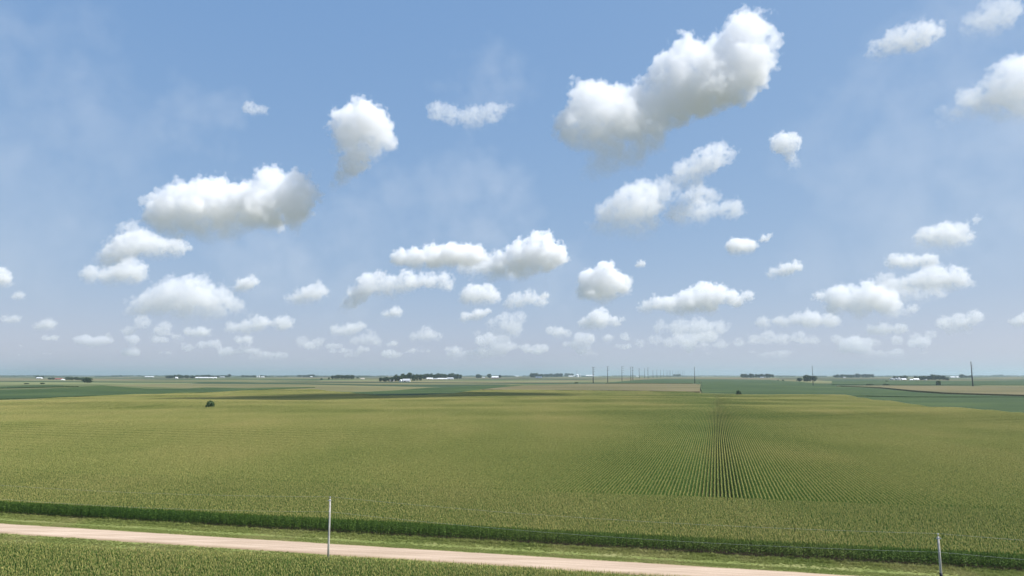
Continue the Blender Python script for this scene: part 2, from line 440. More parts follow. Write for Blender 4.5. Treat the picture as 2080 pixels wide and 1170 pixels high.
def road_mat():
    m, nt, bs = new_mat('gravel')
    L = nt.links
    fine = world_noise(nt, 9.0, 5); lane = world_noise(nt, .55, 4, (.05, 1, 1), DA); patch = world_noise(nt, .08, 3)
    col = ramp(nt, lane, [(.30, (.39, .295, .215)), (.5, (.455, .350, .262)), (.68, (.52, .41, .312))])
    col = mix(nt, 1.0, col, ramp(nt, fine, [(.3, (.86, .86, .86)), (.7, (1.1, 1.1, 1.1))]), 'MULTIPLY')
    col = mix(nt, 1.0, col, ramp(nt, patch, [(.3, (.93, .92, .9)), (.7, (1.05, 1.05, 1.05))]), 'MULTIPLY')
    g = nt.nodes.new('ShaderNodeNewGeometry'); dp = nt.nodes.new('ShaderNodeVectorMath'); dp.operation = 'DOT_PRODUCT'
    dp.inputs[1].default_value = (math.sin(DA), math.cos(DA), 0); L.new(g.outputs['Position'], dp.inputs[0])
    wv = nt.nodes.new('ShaderNodeMath'); wv.operation = 'ADD'; L.new(dp.outputs['Value'], wv.inputs[0])
    ws = nt.nodes.new('ShaderNodeMath'); ws.operation = 'MULTIPLY'; ws.inputs[1].default_value = .9; L.new(patch, ws.inputs[0]); L.new(ws.outputs[0], wv.inputs[1])
    ac = nt.nodes.new('ShaderNodeMapRange'); ac.inputs[1].default_value = 99.5 + .45; ac.inputs[2].default_value = 105.4 + .45; L.new(wv.outputs[0], ac.inputs[0])
    col = mix(nt, 1.0, col, ramp(nt, ac.outputs[0], [(0, (.72, .69, .6)), (.08, (.94, .92, .88)), (.2, (1.05, 1.04, 1.03)), (.33, (.92, .90, .88)), (.42, (1.06, 1.05, 1.04)), (.5, (.91, .89, .87)), (.60, (1.06, 1.05, 1.04)), (.7, (.93, .91, .89)), (.82, (1.04, 1.03, 1.02)), (.94, (.92, .9, .84)), (1, (.70, .68, .58))]), 'MULTIPLY')
    L.new(col, bs.inputs['Base Color']); bs.inputs['Roughness'].default_value = .95; bs.inputs['Specular IOR Level'].default_value = .1
    b = nt.nodes.new('ShaderNodeBump'); b.inputs['Strength'].default_value = .4; b.inputs['Distance'].default_value = .03
    L.new(fine, b.inputs['Height']); L.new(b.outputs[0], bs.inputs['Normal'])
    return m
M['gravel'] = road_mat()
m_, nt_, bs_ = new_mat('verge_ground')
nt_.links.new(mix(nt_, 1.0, ramp(nt_, world_noise(nt_, .22, 4, (.3, 1, 1), DA), [(.3, (.145, .18, .045)), (.5, (.185, .21, .06)), (.7, (.25, .24, .10))]),
              ramp(nt_, world_noise(nt_, 3.5, 3), [(.3, (.86, .86, .86)), (.7, (1.12, 1.12, 1.1))]), 'MULTIPLY'), bs_.inputs['Base Color'])
bs_.inputs['Roughness'].default_value = .95
M['verge'] = m_
RN, RF = 99.5, 105.4
o = strip('road', [(RN - .35, .10), (RN, .26), (RN + 1.5, .34), ((RN + RF) / 2, .40), (RF - 1.5, .34), (RF, .26), (RF + .35, .10)], M['gravel'], wob=.2, step=1.5)
tag(o, kind='structure')
o = strip('verge', [(89.6, -.30), (93.4, -.28), (96, -.30), (98.2, -.05), (RN - .1, .19), (RN + .6, .16)], M['verge']); tag(o, kind='structure')
o = strip('verge', [(RF - .6, .16), (RF + .1, .19), (RF + 2.0, -.10), (RF + 3.6, -.30), (RF + 5.2, -.12), (E2_CORN - .2, -.05), (E2_CORN + 1.2, -.12)], M['verge']); tag(o, kind='structure')

def grass_tuft(name, seed, h, n):
    rnd = random.Random(seed); V = []; f = []
    for k in range(n):
        a = rnd.uniform(0, 6.28); r = rnd.uniform(0, .22); hh = h * rnd.uniform(.5, 1.1)
        b = Vector((math.cos(a) * r, math.sin(a) * r, -.03)); d = Vector((rnd.gauss(0, .35), rnd.gauss(0, .35), 1)).normalized() * hh
        sd = Vector((math.cos(a + 1.3), math.sin(a + 1.3), 0)) * .014
        i = len(V); tip = b + d + Vector((d.x, d.y, -.15 * hh)) * .6
        V += [b - sd, b + sd, b + d * .6 + sd, b + d * .6 - sd, tip]
        f += [(i, i+1, i+2, i+3), (i+3, i+2, i+4)]
    me = bpy.data.meshes.new(name); me.from_pydata([tuple(v) for v in V], [], f); me.materials.append(M['grass_blade'])
    o = bpy.data.objects.new(name, me); grass_src.objects.link(o)
for i in range(5): grass_tuft('grass_tuft.%03d' % i, i, .24 + .035 * i, 40)
gp, gr, gs = [], [], []
def scatter_grass(a, b, dens, smin, smax, z0):
    n = int(260 * (b - a) * dens * 2.2)
    for _ in range(n):
        s = random.uniform(-150, 110); e = random.uniform(a, b); p = E1 * s + E2 * e
        if in_view(*p, 10):
            k = mnoise.noise(Vector((s * .12, e * .5, 0))) + .5
            if random.random() < .75 + .25 * k:
                gp.append((p[0], p[1], float(zf(*p)) + np.interp(e, z0[0], z0[1]))); gr.append(random.uniform(0, 6.28)); gs.append(random.uniform(smin, smax) * (.85 + .3 * k))
scatter_grass(RF + .15, RF + 2.2, 12, .3, .55, ([106.2, 108.1, 109.7, 111.3, 113.4], [.17, -.1, -.3, -.12, -.05]))
scatter_grass(RF + 2.2, RF + 5, 11, .4, .75, ([106.2, 108.1, 109.7, 111.3, 113.4], [.17, -.1, -.3, -.12, -.05]))
scatter_grass(RF + 5, E2_CORN + .2, 10, .6, 1.2, ([106.2, 108.1, 109.7, 111.3, 113.4], [.17, -.1, -.3, -.12, -.05]))
scatter_grass(E2_CORN - .6, E2_CORN + .7, 9, .9, 2.0, ([106.2, 113.4, 115], [-.05, -.05, -.1]))
scatter_grass(91.2, RN - .15, 9, .5, 1.0, ([89.6, 93.4, 96, 98.2, 100.2], [-.3, -.28, -.3, -.05, .19]))
o = instancer('grass', gp, gr, grass_src, 5, gs)
tag(o, 'rough grass growing on the verges along the gravel road', 'grass', kind='stuff')

# ------------------------------------------------------------------ farther fields, each a raised canopy
def field(name, far, near, h, mat, label, cat, nu=90, nd=14):
    fu = np.array(far, float); nu_ = np.array(near, float)
    us = np.linspace(max(fu[0, 0], nu_[0, 0]), min(fu[-1, 0], nu_[-1, 0]), nu)
    V = []; f = []
    for u in us:
        a = ground_at(u, np.interp(u, nu_[:, 0], nu_[:, 1]), h * .5); b = ground_at(u, np.interp(u, fu[:, 0], fu[:, 1]), h)
        for j in range(nd):
            t = (j / (nd - 1)) ** 1.3
            x = a[0] + (b[0] - a[0]) * t; y = a[1] + (b[1] - a[1]) * t
            V.append((x, y, float(zf(x, y)) + h))
    n0 = len(V)
    for i in range(nu - 1):
        for j in range(nd - 1): f.append((i*nd+j, (i+1)*nd+j, (i+1)*nd+j+1, i*nd+j+1))
    # sides down into the land
    rim = [i*nd for i in range(nu)] + [(nu-1)*nd+j for j in range(1, nd)] + [i*nd+nd-1 for i in range(nu-2, -1, -1)] + [j for j in range(nd-2, 0, -1)]
    for k in rim: x, y, z = V[k]; V.append((x, y, z - h - 1.5))
    nr = len(rim)
    for k in range(nr):
        k2 = (k + 1) % nr
        f.append((rim[k], n0 + k, n0 + k2, rim[k2]))
    o = link_mesh(name, V, f, mat)
    return tag(o, label, cat, kind='stuff')

field('soybean_field', [(-60, 792), (0, 792), (90, 790), (150, 786.5), (205, 782.5), (245, 786), (300, 789.5), (360, 790), (420, 787), (500, 788.5), (560, 787), (640, 786)],
      [(-60, 812), (0, 811), (100, 808), (205, 803.5), (300, 801), (420, 797.5), (480, 795), (560, 790.5), (640, 787)], 1.0, M['soy'],
      'dark green soybean field over a low hill at the left', 'soybean field')
field('soybean_field', [(-60, 785.5), (0, 785), (60, 782.5), (110, 782), (160, 784.5)], [(-60, 789.5), (0, 788.7), (60, 787), (100, 786.3), (160, 785)], 1.0, M['soy'],
      'narrow dark soybean field behind the hill at the far left edge', 'soybean field')
field('grass_field', [(700, 798), (800, 793), (870, 787.5), (960, 784), (1060, 782.5)], [(700, 800), (770, 805.5), (850, 805.5), (930, 801), (960, 795), (1060, 784)], 1.2, M['soy'],
      'dark green field crossed by a cloud shadow below the farm grove', 'crop field')
field('corn_field', [(975, 791.5), (1020, 786.5), (1060, 783), (1190, 779.5), (1300, 779), (1411, 779.5), (1422, 781)], [(975, 792.5), (1020, 793), (1180, 794), (1300, 795), (1400, 797), (1422, 797)], 2.4, M['corn_far'],
      'brownish tasselled corn field with a dark front edge, in front of the power poles', 'corn field')
field('soybean_field', [(1230, 777.5), (1290, 772), (1340, 769.5), (1460, 770), (1560, 771.5), (1620, 775), (1700, 783), (1760, 787), (1790, 789), (1850, 795.5), (1920, 800.5), (2080, 805), (2140, 805.5)], [(1230, 778.4), (1400, 779), (1424, 781), (1426, 800), (1500, 805), (1700, 805), (1760, 804.5), (1850, 806.5), (2140, 807)], 1.0, M['soy'],
      'wide blue-green soybean field beyond the striped corn rows', 'soybean field', nu=140)
field('corn_field', [(1700, 783.6), (1800, 783), (1980, 784.5), (2140, 785)], [(1700, 784.5), (1790, 788), (1850, 794), (1920, 799), (2080, 804), (2140, 804.5)], 2.4, M['corn_far'],
      'tan corn field with a dark front edge around the tall pole at right', 'corn field')
field('soybean_field', [(1690, 802), (1740, 805), (1850, 807), (2140, 807)], [(1690, 806), (1740, 810), (1850, 826), (1960, 842), (2080, 852), (2140, 856)], 1.0, M['soy'],
      'deep green soybean field beside the right end of the big corn field', 'soybean field')
field('soybean_field', [(1690, 774), (1800, 772.5), (1900, 773), (2140, 772.5)], [(1690, 781.5), (1800, 782), (2140, 782.5)], 1.0, M['soy'],
      'far teal soybean field below the farmstead at right', 'soybean field')

# ------------------------------------------------------------------ trees
def make_tree_mesh(seed, h, wd, nclump=16, nleaf=34, bush=False):
    """trunk+limbs mesh, crown mesh (leaf sized faces in uneven clumps)"""
    rnd = random.Random(seed)
    t = MB()
    tw = h * .022
    cb = h * (.08 if bush else .22)
    t.tube([(0, 0, -.6), (0, 0, 0), (rnd.uniform(-.02, .02) * h, rnd.uniform(-.02, .02) * h, h * .35), (0, 0, h * .75)], [tw * 1.4, tw * 1.15, tw * .8, tw * .25], 7)
    V = []; f = []
    cl = []
    for k in range(nclump):
        zz = cb + (h - cb) * ((k + .5) / nclump) * .9 + rnd.uniform(-.03, .03) * h
        prof = math.sin(math.pi * min(1, max(.06, (zz - cb) / (h - cb) * .88 + .12))) ** .6
        a = k * 2.4 + rnd.uniform(-.5, .5); rr = wd * .5 * prof * rnd.uniform(.25, .78)
        c = Vector((math.cos(a) * rr, math.sin(a) * rr, zz)); cl.append(c)
        cr = wd * rnd.uniform(.17, .28)
        t.tube([(0, 0, max(.1 * h, zz * .62)), c * .6 + Vector((0, 0, zz * .36)), c], [tw * .42, tw * .28, tw * .1], 5)
        for _ in range(nleaf):
            d = Vector((rnd.gauss(0, 1), rnd.gauss(0, 1), rnd.gauss(0, .8))).normalized() * cr * rnd.uniform(.45, 1.05)
            p = c + d
            nrm = (d.normalized() + Vector((rnd.gauss(0, .6), rnd.gauss(0, .6), rnd.gauss(0, .6)))).normalized()
            s1 = nrm.orthogonal().normalized(); s2 = nrm.cross(s1)
            L = wd * rnd.uniform(.035, .07); i = len(V)
            V += [p - s1 * L - s2 * L * .6, p + s1 * L - s2 * L * .7, p + s1 * L * .8 + s2 * L * .7, p - s1 * L * .9 + s2 * L * .6]
            f.append((i, i+1, i+2, i+3))
    mt = bpy.data.meshes.new('trunk'); mt.from_pydata(t.v, [], t.f); mt.materials.append(M['bark'])
    mc = bpy.data.meshes.new('crown'); mc.from_pydata([tuple(v) for v in V], [], f); mc.materials.append(M['shrub_leaf' if bush else 'tree_leaf'])
    return mt, mc
TREES = [make_tree_mesh(40 + i, 20, 15 + 2 * (i % 3), 16 + i, 60) for i in range(4)]
SHRUBS = [make_tree_mesh(60 + i, 6, 9, 20, 110, True) for i in range(2)]

def plant(name, meshes, loc, scale, rz, label, cat, group=None, parts=True):
    e = empty(name, loc, rz); e.scale = scale
    for nm, me in zip(('trunk', 'crown'), meshes):
        o = bpy.data.objects.new(nm, me); C.objects.link(o); o.parent = e
    return tag(e, label, cat, group)

def tree_px(u, vb, vt, wpx, label, group=None, bush=False, back=0.0, name=None):
    x, y, z = ground_at(u, vb)
    d = y; k = 1 + back / d; x *= k; y *= k; z = float(zf(x, y)); d = y
    H = (vb - vt) * d / F; W = wpx * d / F
    me = random.choice(SHRUBS if bush else TREES)
    bh, bw = (6, 9) if bush else (20, 16)
    plant(name or ('shrub' if bush else 'tree'), me, (x, y, z - .1), (W / bw, W / bw, H / bh), random.uniform(0, 6.28), label, 'shrub' if bush else 'tree', group)

def grove(u0, u1, vb, vt, n, label, group, wpx=None, spread=60):
    for i in range(n):
        u = u0 + (u1 - u0) * (i + .5 + random.uniform(-.3, .3)) / n
        wp = (wpx or (u1 - u0) / n * 1.5) * random.uniform(.85, 1.2)
        tree_px(u, vb, vb - (vb - vt) * random.uniform(.78, 1.05), wp, label, group, back=random.uniform(-.3, 1) * spread)

G = grove
G(73, 88, 768.4, 763.2, 4, 'dark tree behind the small white shed near the left edge of the horizon', 'trees by the small white shed', spread=20)
G(100, 113, 771.3, 766.6, 3, 'dark round tree left of the red roofed barn at far left', 'trees left of the red roofed barn', spread=20)
G(133, 172, 772.3, 766.2, 7, 'dark tree in the row right of the red roofed barn at far left', 'trees right of the red roofed barn')
tree_px(178, 777.8, 767.5, 18, 'large grey-green tree nearest at the right end of the far left farm row')
tree_px(54, 780, 778.2, 10, 'low dark shrub on the bank above the left soybean field, left of its neighbour', bush=True)
tree_px(86, 780, 777.6, 8, 'low dark shrub on the bank above the left soybean field, right of its neighbour', bush=True)
G(336, 396, 768.6, 761.8, 11, 'tree in the dark grove left of the long white barns', 'grove left of the long white barns')
G(396, 428, 767.2, 761.8, 6, 'tree standing behind the long white barns', 'trees behind the long white barns')
G(430, 462, 766.2, 762.6, 6, 'small far tree right of the long white barns', 'trees right of the long white barns', spread=30)
tree_px(466, 766.4, 760.2, 7, 'tall lone tree rising above the tree line right of the long white barns')
G(492, 521, 766.2, 761.9, 6, 'tree in the dark clump left of the two white silos', 'clump left of the white silos', spread=30)
G(528, 540, 766.3, 762.0, 3, 'tree around the small white shed right of the two white silos', 'trees by the silo shed', spread=15)
G(607, 640, 766.0, 761.0, 6, 'tree in the far row with two tiny white sheds', 'far row with two tiny sheds', spread=40)
tree_px(653, 771, 768.8, 6, 'small round bush in the open left of the dense isolated grove', bush=True)
tree_px(668, 770.8, 766.8, 5, 'narrow small tree just left of the dense isolated grove')
G(674, 719, 770.4, 761.6, 11, 'tree in the dense isolated grove left of the main farmstead', 'isolated grove')
tree_px(726.5, 768.6, 766, 6, 'small bush between the isolated grove and the main farmstead', bush=True)
G(770, 800, 775.2, 766.0, 5, 'low tree at the left end of the main farmstead grove', 'left end of the main farmstead grove')
G(800, 826, 774.5, 760.8, 4, 'tall tree left of the white house in the main farmstead grove', 'main farmstead trees left of the house')
tree_px(831, 773, 757.6, 13, 'tallest round tree standing behind the white house of the main farmstead', back=40)
tree_px(818, 773, 759.4, 12, 'tall tree second in height behind the white house of the main farmstead', back=60)
G(838, 856, 774, 759.6, 3, 'tree just right of the white house in the main farmstead grove', 'main farmstead trees right of the house')
G(853, 938, 770.0, 758.8, 17, 'tree in the long dark row behind the white barns of the main farmstead', 'windbreak behind the white barns', wpx=9)
G(967, 978, 768, 761, 3, 'tree left of the red walled barn with a white roof', 'trees left of the red walled barn', spread=15)
tree_px(994, 768.4, 759.6, 10, 'dark tree touching the left end of the red walled barn with a white roof')
tree_px(1015.5, 768.2, 761.8, 7, 'round tree touching the right end of the red walled barn with a white roof')
G(1078, 1103, 766.8, 758.5, 5, 'tree by the low grey barn left of the grain tower', 'trees by the low grey barn')
G(1104, 1141, 765.8, 758.6, 6, 'tree in the row between the low grey barn and the small white house', 'trees left of the small white house', spread=30)
G(1147, 1165, 765.2, 757.0, 3, 'tree in the tall clump left of the grain tower', 'clump left of the grain tower', spread=20)
G(1368, 1382, 764.9, 759.8, 3, 'tree in the clump in front of the far pole line', 'clump by the far pole line', spread=10)
G(1506, 1571, 767.3, 759.6, 12, 'tree in the dark farm grove with white sheds right of the middle pole', 'farm grove right of the middle pole', spread=50)
tree_px(1624, 774.8, 767.8, 11, 'small tree left of the big dark tree clump by the right middle pole')
G(1633, 1656, 775.2, 761.2, 4, 'tree in the big dark clump behind the right middle pole', 'clump behind the right middle pole', wpx=11, spread=15)
G(1694, 1730, 767.2, 761.0, 7, 'tree in the left half of the long far hedgerow at right', 'far hedgerow, left half', spread=20)
G(1731, 1776, 767.0, 759.8, 8, 'tree in the taller right half of the long far hedgerow', 'far hedgerow, right half', spread=20)
tree_px(1580.5, 773.4, 771.6, 4, 'tiny shrub in the wide soybean field, left one of a pair', bush=True)
tree_px(1590.5, 773.2, 771.4, 5, 'tiny shrub in the wide soybean field, right one of a pair', bush=True)
G(1816, 1840, 769.5, 763.4, 4, 'tree above the silver grain bins of the right farmstead', 'trees above the silver bins', spread=20)
tree_px(1861, 771.6, 763.8, 12, 'lone umbrella shaped tree standing over the white sheds of the right farmstead')
G(1867, 1891, 772.2, 763.8, 4, 'tree in the left part of the dark grove of the right farmstead', 'right farmstead grove, left part', spread=20)
G(1891, 1918, 772.2, 761.8, 4, 'tree in the taller right part of the dark grove of the right farmstead', 'right farmstead grove, right part', spread=20)
tree_px(1924, 772.4, 766.8, 9, 'small round tree at the right end of the right farmstead grove')
tree_px(1906, 782.6, 774.6, 10, 'dark upright bush standing alone in front of the right farmstead', bush=True)
tree_px(1800.5, 775.4, 773.2, 6, 'tiny bush in the teal soybean field below the silver bins', bush=True)
tree_px(1767, 782.6, 780, 17, 'long low shrub on the field line at right, left one of two', bush=True)
tree_px(1800, 782.6, 780, 16, 'long low shrub on the field line at right, right one of two', bush=True)
tree_px(1954.5, 767.8, 760.8, 11, 'round dark tree between the far white sheds and the tall right pole')
G(1962, 1974, 767.6, 762.2, 3, 'tree just left of the tall right pole', 'trees just left of the tall right pole', spread=15)
G(2014, 2036, 764.9, 761.0, 4, 'far blue tree right of the tall right pole', 'far trees right of the tall pole', spread=20)
tree_px(1171, 778.6, 776.4, 9, 'dark low brush clump in the field left of the nearest line pole', bush=True)

def field_tree(u, vb, vt, wpx, label):
    """stands among the corn: its foot is hidden by the crop"""
    x, y, z = ground_at(u, vb, 2.4)
    H = (vb - vt) * y / F + 2.4; W = wpx * y / F
    plant('tree', SHRUBS[0], (x, y, z - .1), (W / 9, W / 9, H / 6), 1.0, label, 'tree')
field_tree(427, 826.5, 816.5, 19, 'lone round bushy tree in the middle of the big corn field at left')
field_tree(1500.5, 800, 794.6, 11, 'small lone tree at the far edge of the striped corn rows')

# far-off wooded skyline: one mass of clumps
def skyline():
    rnd = random.Random(5); V = []; f = []
    for _ in range(300):
        u = rnd.uniform(-150, 2230); r = rnd.uniform(6500, 15000); a = (u - 1040) / F
        x0, y0 = a * r, r
        ln = rnd.uniform(50, 330); h = rnd.uniform(7, 17) * (r / 11000) ** .5
        n = int(ln / 9)
        for k in range(n):
            x = x0 + (k / n - .5) * ln + rnd.uniform(-4, 4); y = y0 + rnd.uniform(-12, 12); hh = h * rnd.uniform(.6, 1.1); rr = rnd.uniform(6, 9)
            z = float(zf(x, y))
            for q in range(9):
                p = Vector((x + rnd.gauss(0, rr * .5), y + rnd.gauss(0, rr * .5), z + hh * rnd.uniform(.1, 1)))
                s1 = Vector((rnd.gauss(0, 1), rnd.gauss(0, 1), rnd.gauss(0, 1))).normalized(); s2 = s1.orthogonal().normalized(); L = rr * .42; i = len(V)
                V += [p - s1*L - s2*L, p + s1*L - s2*L, p + s1*L + s2*L, p - s1*L + s2*L]; f.append((i, i+1, i+2, i+3))
    o = link_mesh('distant_woods', V, f, M['tree_leaf']); tag(o, 'hazy line of far woods along the horizon', 'woods', kind='stuff')
skyline()

# ------------------------------------------------------------------ farm buildings
def barn(u0, u1, vb, vt, wall, roof, label, name='barn', group=None, rz=0.0, door=True, depth=None, eave=.42):
    um = (u0 + u1) / 2; x, y, z = ground_at(um, vb)
    W = (u1 - u0) * y / F; H = (vb - vt) * y / F; D = depth or max(8, min(W * .6, 18))
    e = empty(name, (x, y, z - .3), rz - math.atan2(x, y) * .0)
    he = H * eave + .3; ht = H + .3
    b = MB()
    w2, d2 = W / 2, D / 2
    b.add([(-w2,-d2,-1),(w2,-d2,-1),(w2,d2,-1),(-w2,d2,-1),(-w2,-d2,he),(w2,-d2,he),(w2,d2,he),(-w2,d2,he),(-w2,0,ht-.12),(w2,0,ht-.12)],
          [(0,1,5,4),(2,3,7,6),(1,2,6,9,5),(3,0,4,8,7)])
    b.build('wall', M[wall], e)
    r = MB(); o_ = .5
    for s in (-1, 1):
        r.add([(-w2-o_, s*(d2+o_), he-.25), (w2+o_, s*(d2+o_), he-.25), (w2+o_, 0, ht), (-w2-o_, 0, ht),
               (-w2-o_, s*(d2+o_), he-.10), (w2+o_, s*(d2+o_), he-.10), (w2+o_, 0, ht+.18), (-w2-o_, 0, ht+.18)],
              [(0,1,2,3),(4,7,6,5),(0,4,5,1),(1,5,6,2),(3,7,4,0)])
    r.build('roof', M[roof], e)
    if door:
        q = MB(); dw = min(4.5, W * .22); dh = min(4.2, he * .75)
        q.box(-W*.18-dw/2, -W*.18+dw/2, -d2-.08, -d2-.002, .3, .3+dh); q.build('door', M['dark_door'], e)
    return tag(e, label, 'barn' if name == 'barn' else name.replace('_', ' '), group)

def bin_(u0, u1, vb, vt, mat, label, name='grain_bin'):
    x, y, z = ground_at((u0 + u1) / 2, vb); R_ = (u1 - u0) * y / F / 2; H = (vb - vt) * y / F
    e = empty(name, (x, y, z - .3)); n = 20
    w_ = MB(); w_.tube([(0,0,-.5),(0,0,H*.72)], [R_, R_], n, cap=False); w_.build('wall', M[mat], e)
    r = MB(); r.tube([(0,0,H*.70),(0,0,H*.96),(0,0,H+.3)], [R_*1.04, R_*.18, R_*.14], n); r.build('roof', M[mat], e)
    return tag(e, label, name.replace('_', ' '))

barn(75, 85.5, 768.8, 766.4, 'white_metal', 'white_metal', 'small white shed under dark trees near the left edge of the horizon', 'shed')
barn(113, 127, 771.4, 768.4, 'tan_paint', 'red_paint', 'red roofed barn among trees at far left')
barn(125, 131.5, 772.2, 770.4, 'white_metal', 'white_metal', 'small white shed in front of the red roofed barn', 'shed')
barn(295, 312, 766.0, 764.3, 'white_metal', 'white_metal', 'lone far white barn on the skyline left of the long white barns')
barn(356.5, 361, 768.9, 765.8, 'white_metal', 'white_metal', 'white house in front of the dark grove left of the long white barns', 'house', depth=8)
barn(398, 423, 768.3, 766.0, 'white_metal', 'white_metal', 'longest of the bright white barns in the farm left of centre')
barn(424.5, 433, 768.3, 766.2, 'white_metal', 'white_metal', 'short white barn between the longest white barn and its round-ended neighbour')
barn(434.5, 440, 768.5, 765.9, 'white_metal', 'white_metal', 'small white barn at the right end of the bright white barn row')
barn(447, 456, 766.6, 764.9, 'grey_metal', 'grey_metal', 'dull grey shed right of the bright white barn row', 'shed')
bin_(521, 523.4, 766.6, 763, 'white_metal', 'thin white silo, left one of the two', 'silo')
bin_(525, 527.6, 766.6, 762.6, 'white_metal', 'thin white silo, right one of the two', 'silo')
barn(530, 537, 766.5, 764.9, 'white_metal', 'white_metal', 'small white shed right of the two thin silos', 'shed')
barn(610, 614, 765.6, 763.8, 'white_metal', 'white_metal', 'tiny white shed at the left of the far tree row', 'shed')
barn(630.5, 634.5, 766.0, 764.2, 'white_metal', 'white_metal', 'tiny white shed at the right of the far tree row', 'shed')
barn(733, 740, 770.4, 768.2, 'white_metal', 'tan_paint', 'pale shed alone between the isolated grove and the main farmstead', 'shed')
barn(792.5, 800.5, 774.8, 770.2, 'grey_metal', 'grey_metal', 'grey barn half hidden in the left end of the main farmstead grove')
barn(811.5, 816.8, 775.4, 771.0, 'white_metal', 'white_metal', 'small white gabled shed left of the white house in the main farmstead', 'shed', rz=1.2)
barn(818, 833, 775.4, 769.6, 'white_metal', 'grey_metal', 'white house with outbuilding in the middle of the main farmstead', 'house', depth=10)
barn(867, 879, 770.6, 767.3, 'white_metal', 'white_metal', 'leftmost white barn below the long dark windbreak')
barn(880.5, 888, 770.4, 768.6, 'grey_metal', 'grey_metal', 'low grey shed beside the leftmost white barn below the windbreak', 'shed')
barn(889, 900, 770.5, 767.9, 'white_metal', 'white_metal', 'white barn in the middle of the row below the windbreak')
barn(901, 908, 770.5, 768.0, 'white_metal', 'white_metal', 'short white barn right of the middle barn below the windbreak')
barn(909, 921, 770.4, 766.9, 'white_metal', 'grey_metal', 'white barn with a grey roof at the right end of the row below the windbreak')
barn(980, 985, 767.9, 765.8, 'tan_paint', 'grey_metal', 'small tan shed between trees left of the red walled barn', 'shed')
barn(999, 1012.5, 768.4, 764.3, 'red_paint', 'white_metal', 'red walled barn with a white roof between two trees', eave=.45)
barn(1045, 1053.5, 764.9, 763.4, 'white_metal', 'white_metal', 'tiny far white shed right of the red walled barn', 'shed')
barn(1088, 1101, 767.8, 765.0, 'grey_metal', 'grey_metal', 'low grey barn in front of trees left of the grain tower')
barn(1135, 1139.5, 765.2, 760.8, 'white_metal', 'grey_metal', 'small white house among trees left of the grain tower', 'house', depth=9)
barn(1155, 1163.5, 765.6, 763.2, 'white_metal', 'white_metal', 'white shed just left of the grain tower', 'shed')
bin_(1164, 1166.8, 765.4, 761.6, 'white_metal', 'small white silo left of the grain tower', 'silo')
bin_(1169.5, 1176, 766, 760.0, 'white_metal', 'wide white bin with a cone top under the grain tower')
bin_(1177.4, 1180, 765.4, 760.0, 'grey_metal', 'narrow grey silo right of the grain tower', 'silo')
barn(1190, 1206, 764.9, 761.8, 'white_metal', 'white_metal', 'long white barn right of the grain tower, behind the nearest line pole')
barn(1292, 1297, 764.9, 763.5, 'white_metal', 'white_metal', 'tiny far white shed behind the pole line', 'shed')
barn(1523, 1527.5, 767.2, 764.8, 'white_metal', 'grey_metal', 'small white house in the dark farm grove right of the middle pole', 'house', depth=9)
barn(1544, 1551, 767.4, 765.4, 'white_metal', 'white_metal', 'left white shed of the pair in the grove right of the middle pole', 'shed')
barn(1554, 1563, 767.2, 764.6, 'white_metal', 'white_metal', 'white barn at the right end of the farm grove right of the middle pole')
barn(1713, 1717.5, 767.4, 765.8, 'white_metal', 'grey_metal', 'tiny pale shed in the long far hedgerow', 'shed')
bin_(1808, 1816.5, 771.9, 767.6, 'grey_metal', 'grey grain bin at the left end of the right farmstead')
bin_(1817.5, 1823, 772.0, 767.2, 'grey_metal', 'shiny grain bin second from the left in the right farmstead')
bin_(1823.5, 1829, 772.0, 766.8, 'white_metal', 'white grain bin beside the two grey bins of the right farmstead')
barn(1831, 1840, 772.2, 768.8, 'tan_paint', 'white_metal', 'tan walled shed right of the grain bins of the right farmstead', 'shed')
barn(1848, 1854, 772.3, 770.0, 'white_metal', 'white_metal', 'small white shed in the middle of the right farmstead', 'shed')
barn(1855.5, 1866, 772.3, 768.6, 'tan_paint', 'white_metal', 'pale house under the umbrella shaped tree of the right farmstead', 'house', depth=10)
barn(1876.5, 1881.5, 772.2, 769.2, 'grey_metal', 'grey_metal', 'grey shed glimpsed between the grove trees of the right farmstead', 'shed')
barn(1930, 1940, 767.2, 764.8, 'white_metal', 'white_metal', 'left of the two far white sheds near the tall right pole', 'shed')
barn(1942.5, 1949, 767.3, 764.8, 'white_metal', 'white_metal', 'right of the two far white sheds near the tall right pole', 'shed')
# grain tower
x, y, z = ground_at(1172, 765.6); e = empty('grain_tower', (x, y, z)); H = 14 * y / F; b = MB()
for sx in (-1.6, 1.6):
    for sy in (-1.6, 1.6): b.tube([(sx, sy, -1), (sx*.7, sy*.7, H)], [.45, .35], 6)
for k in range(7): b.box(-1.5, 1.5, -1.7, -1.5, H*(k+1)/8-.12, H*(k+1)/8+.12); b.box(-1.5, 1.5, 1.5, 1.7, H*(k+1)/8-.12, H*(k+1)/8+.12)
b.build('frame', M['grey_metal'], e); b = MB(); b.tube([(0, 0, -1), (0, 0, H+1)], [.8, .8], 8); b.build('leg_casing', M['grey_metal'], e)
b = MB(); b.box(-2.2, 2.2, -1.6, 1.6, H+1.003, H+4); b.build('head_house', M['grey_metal'], e)
tag(e, 'tall thin grey grain tower rising above the white bins', 'grain tower')

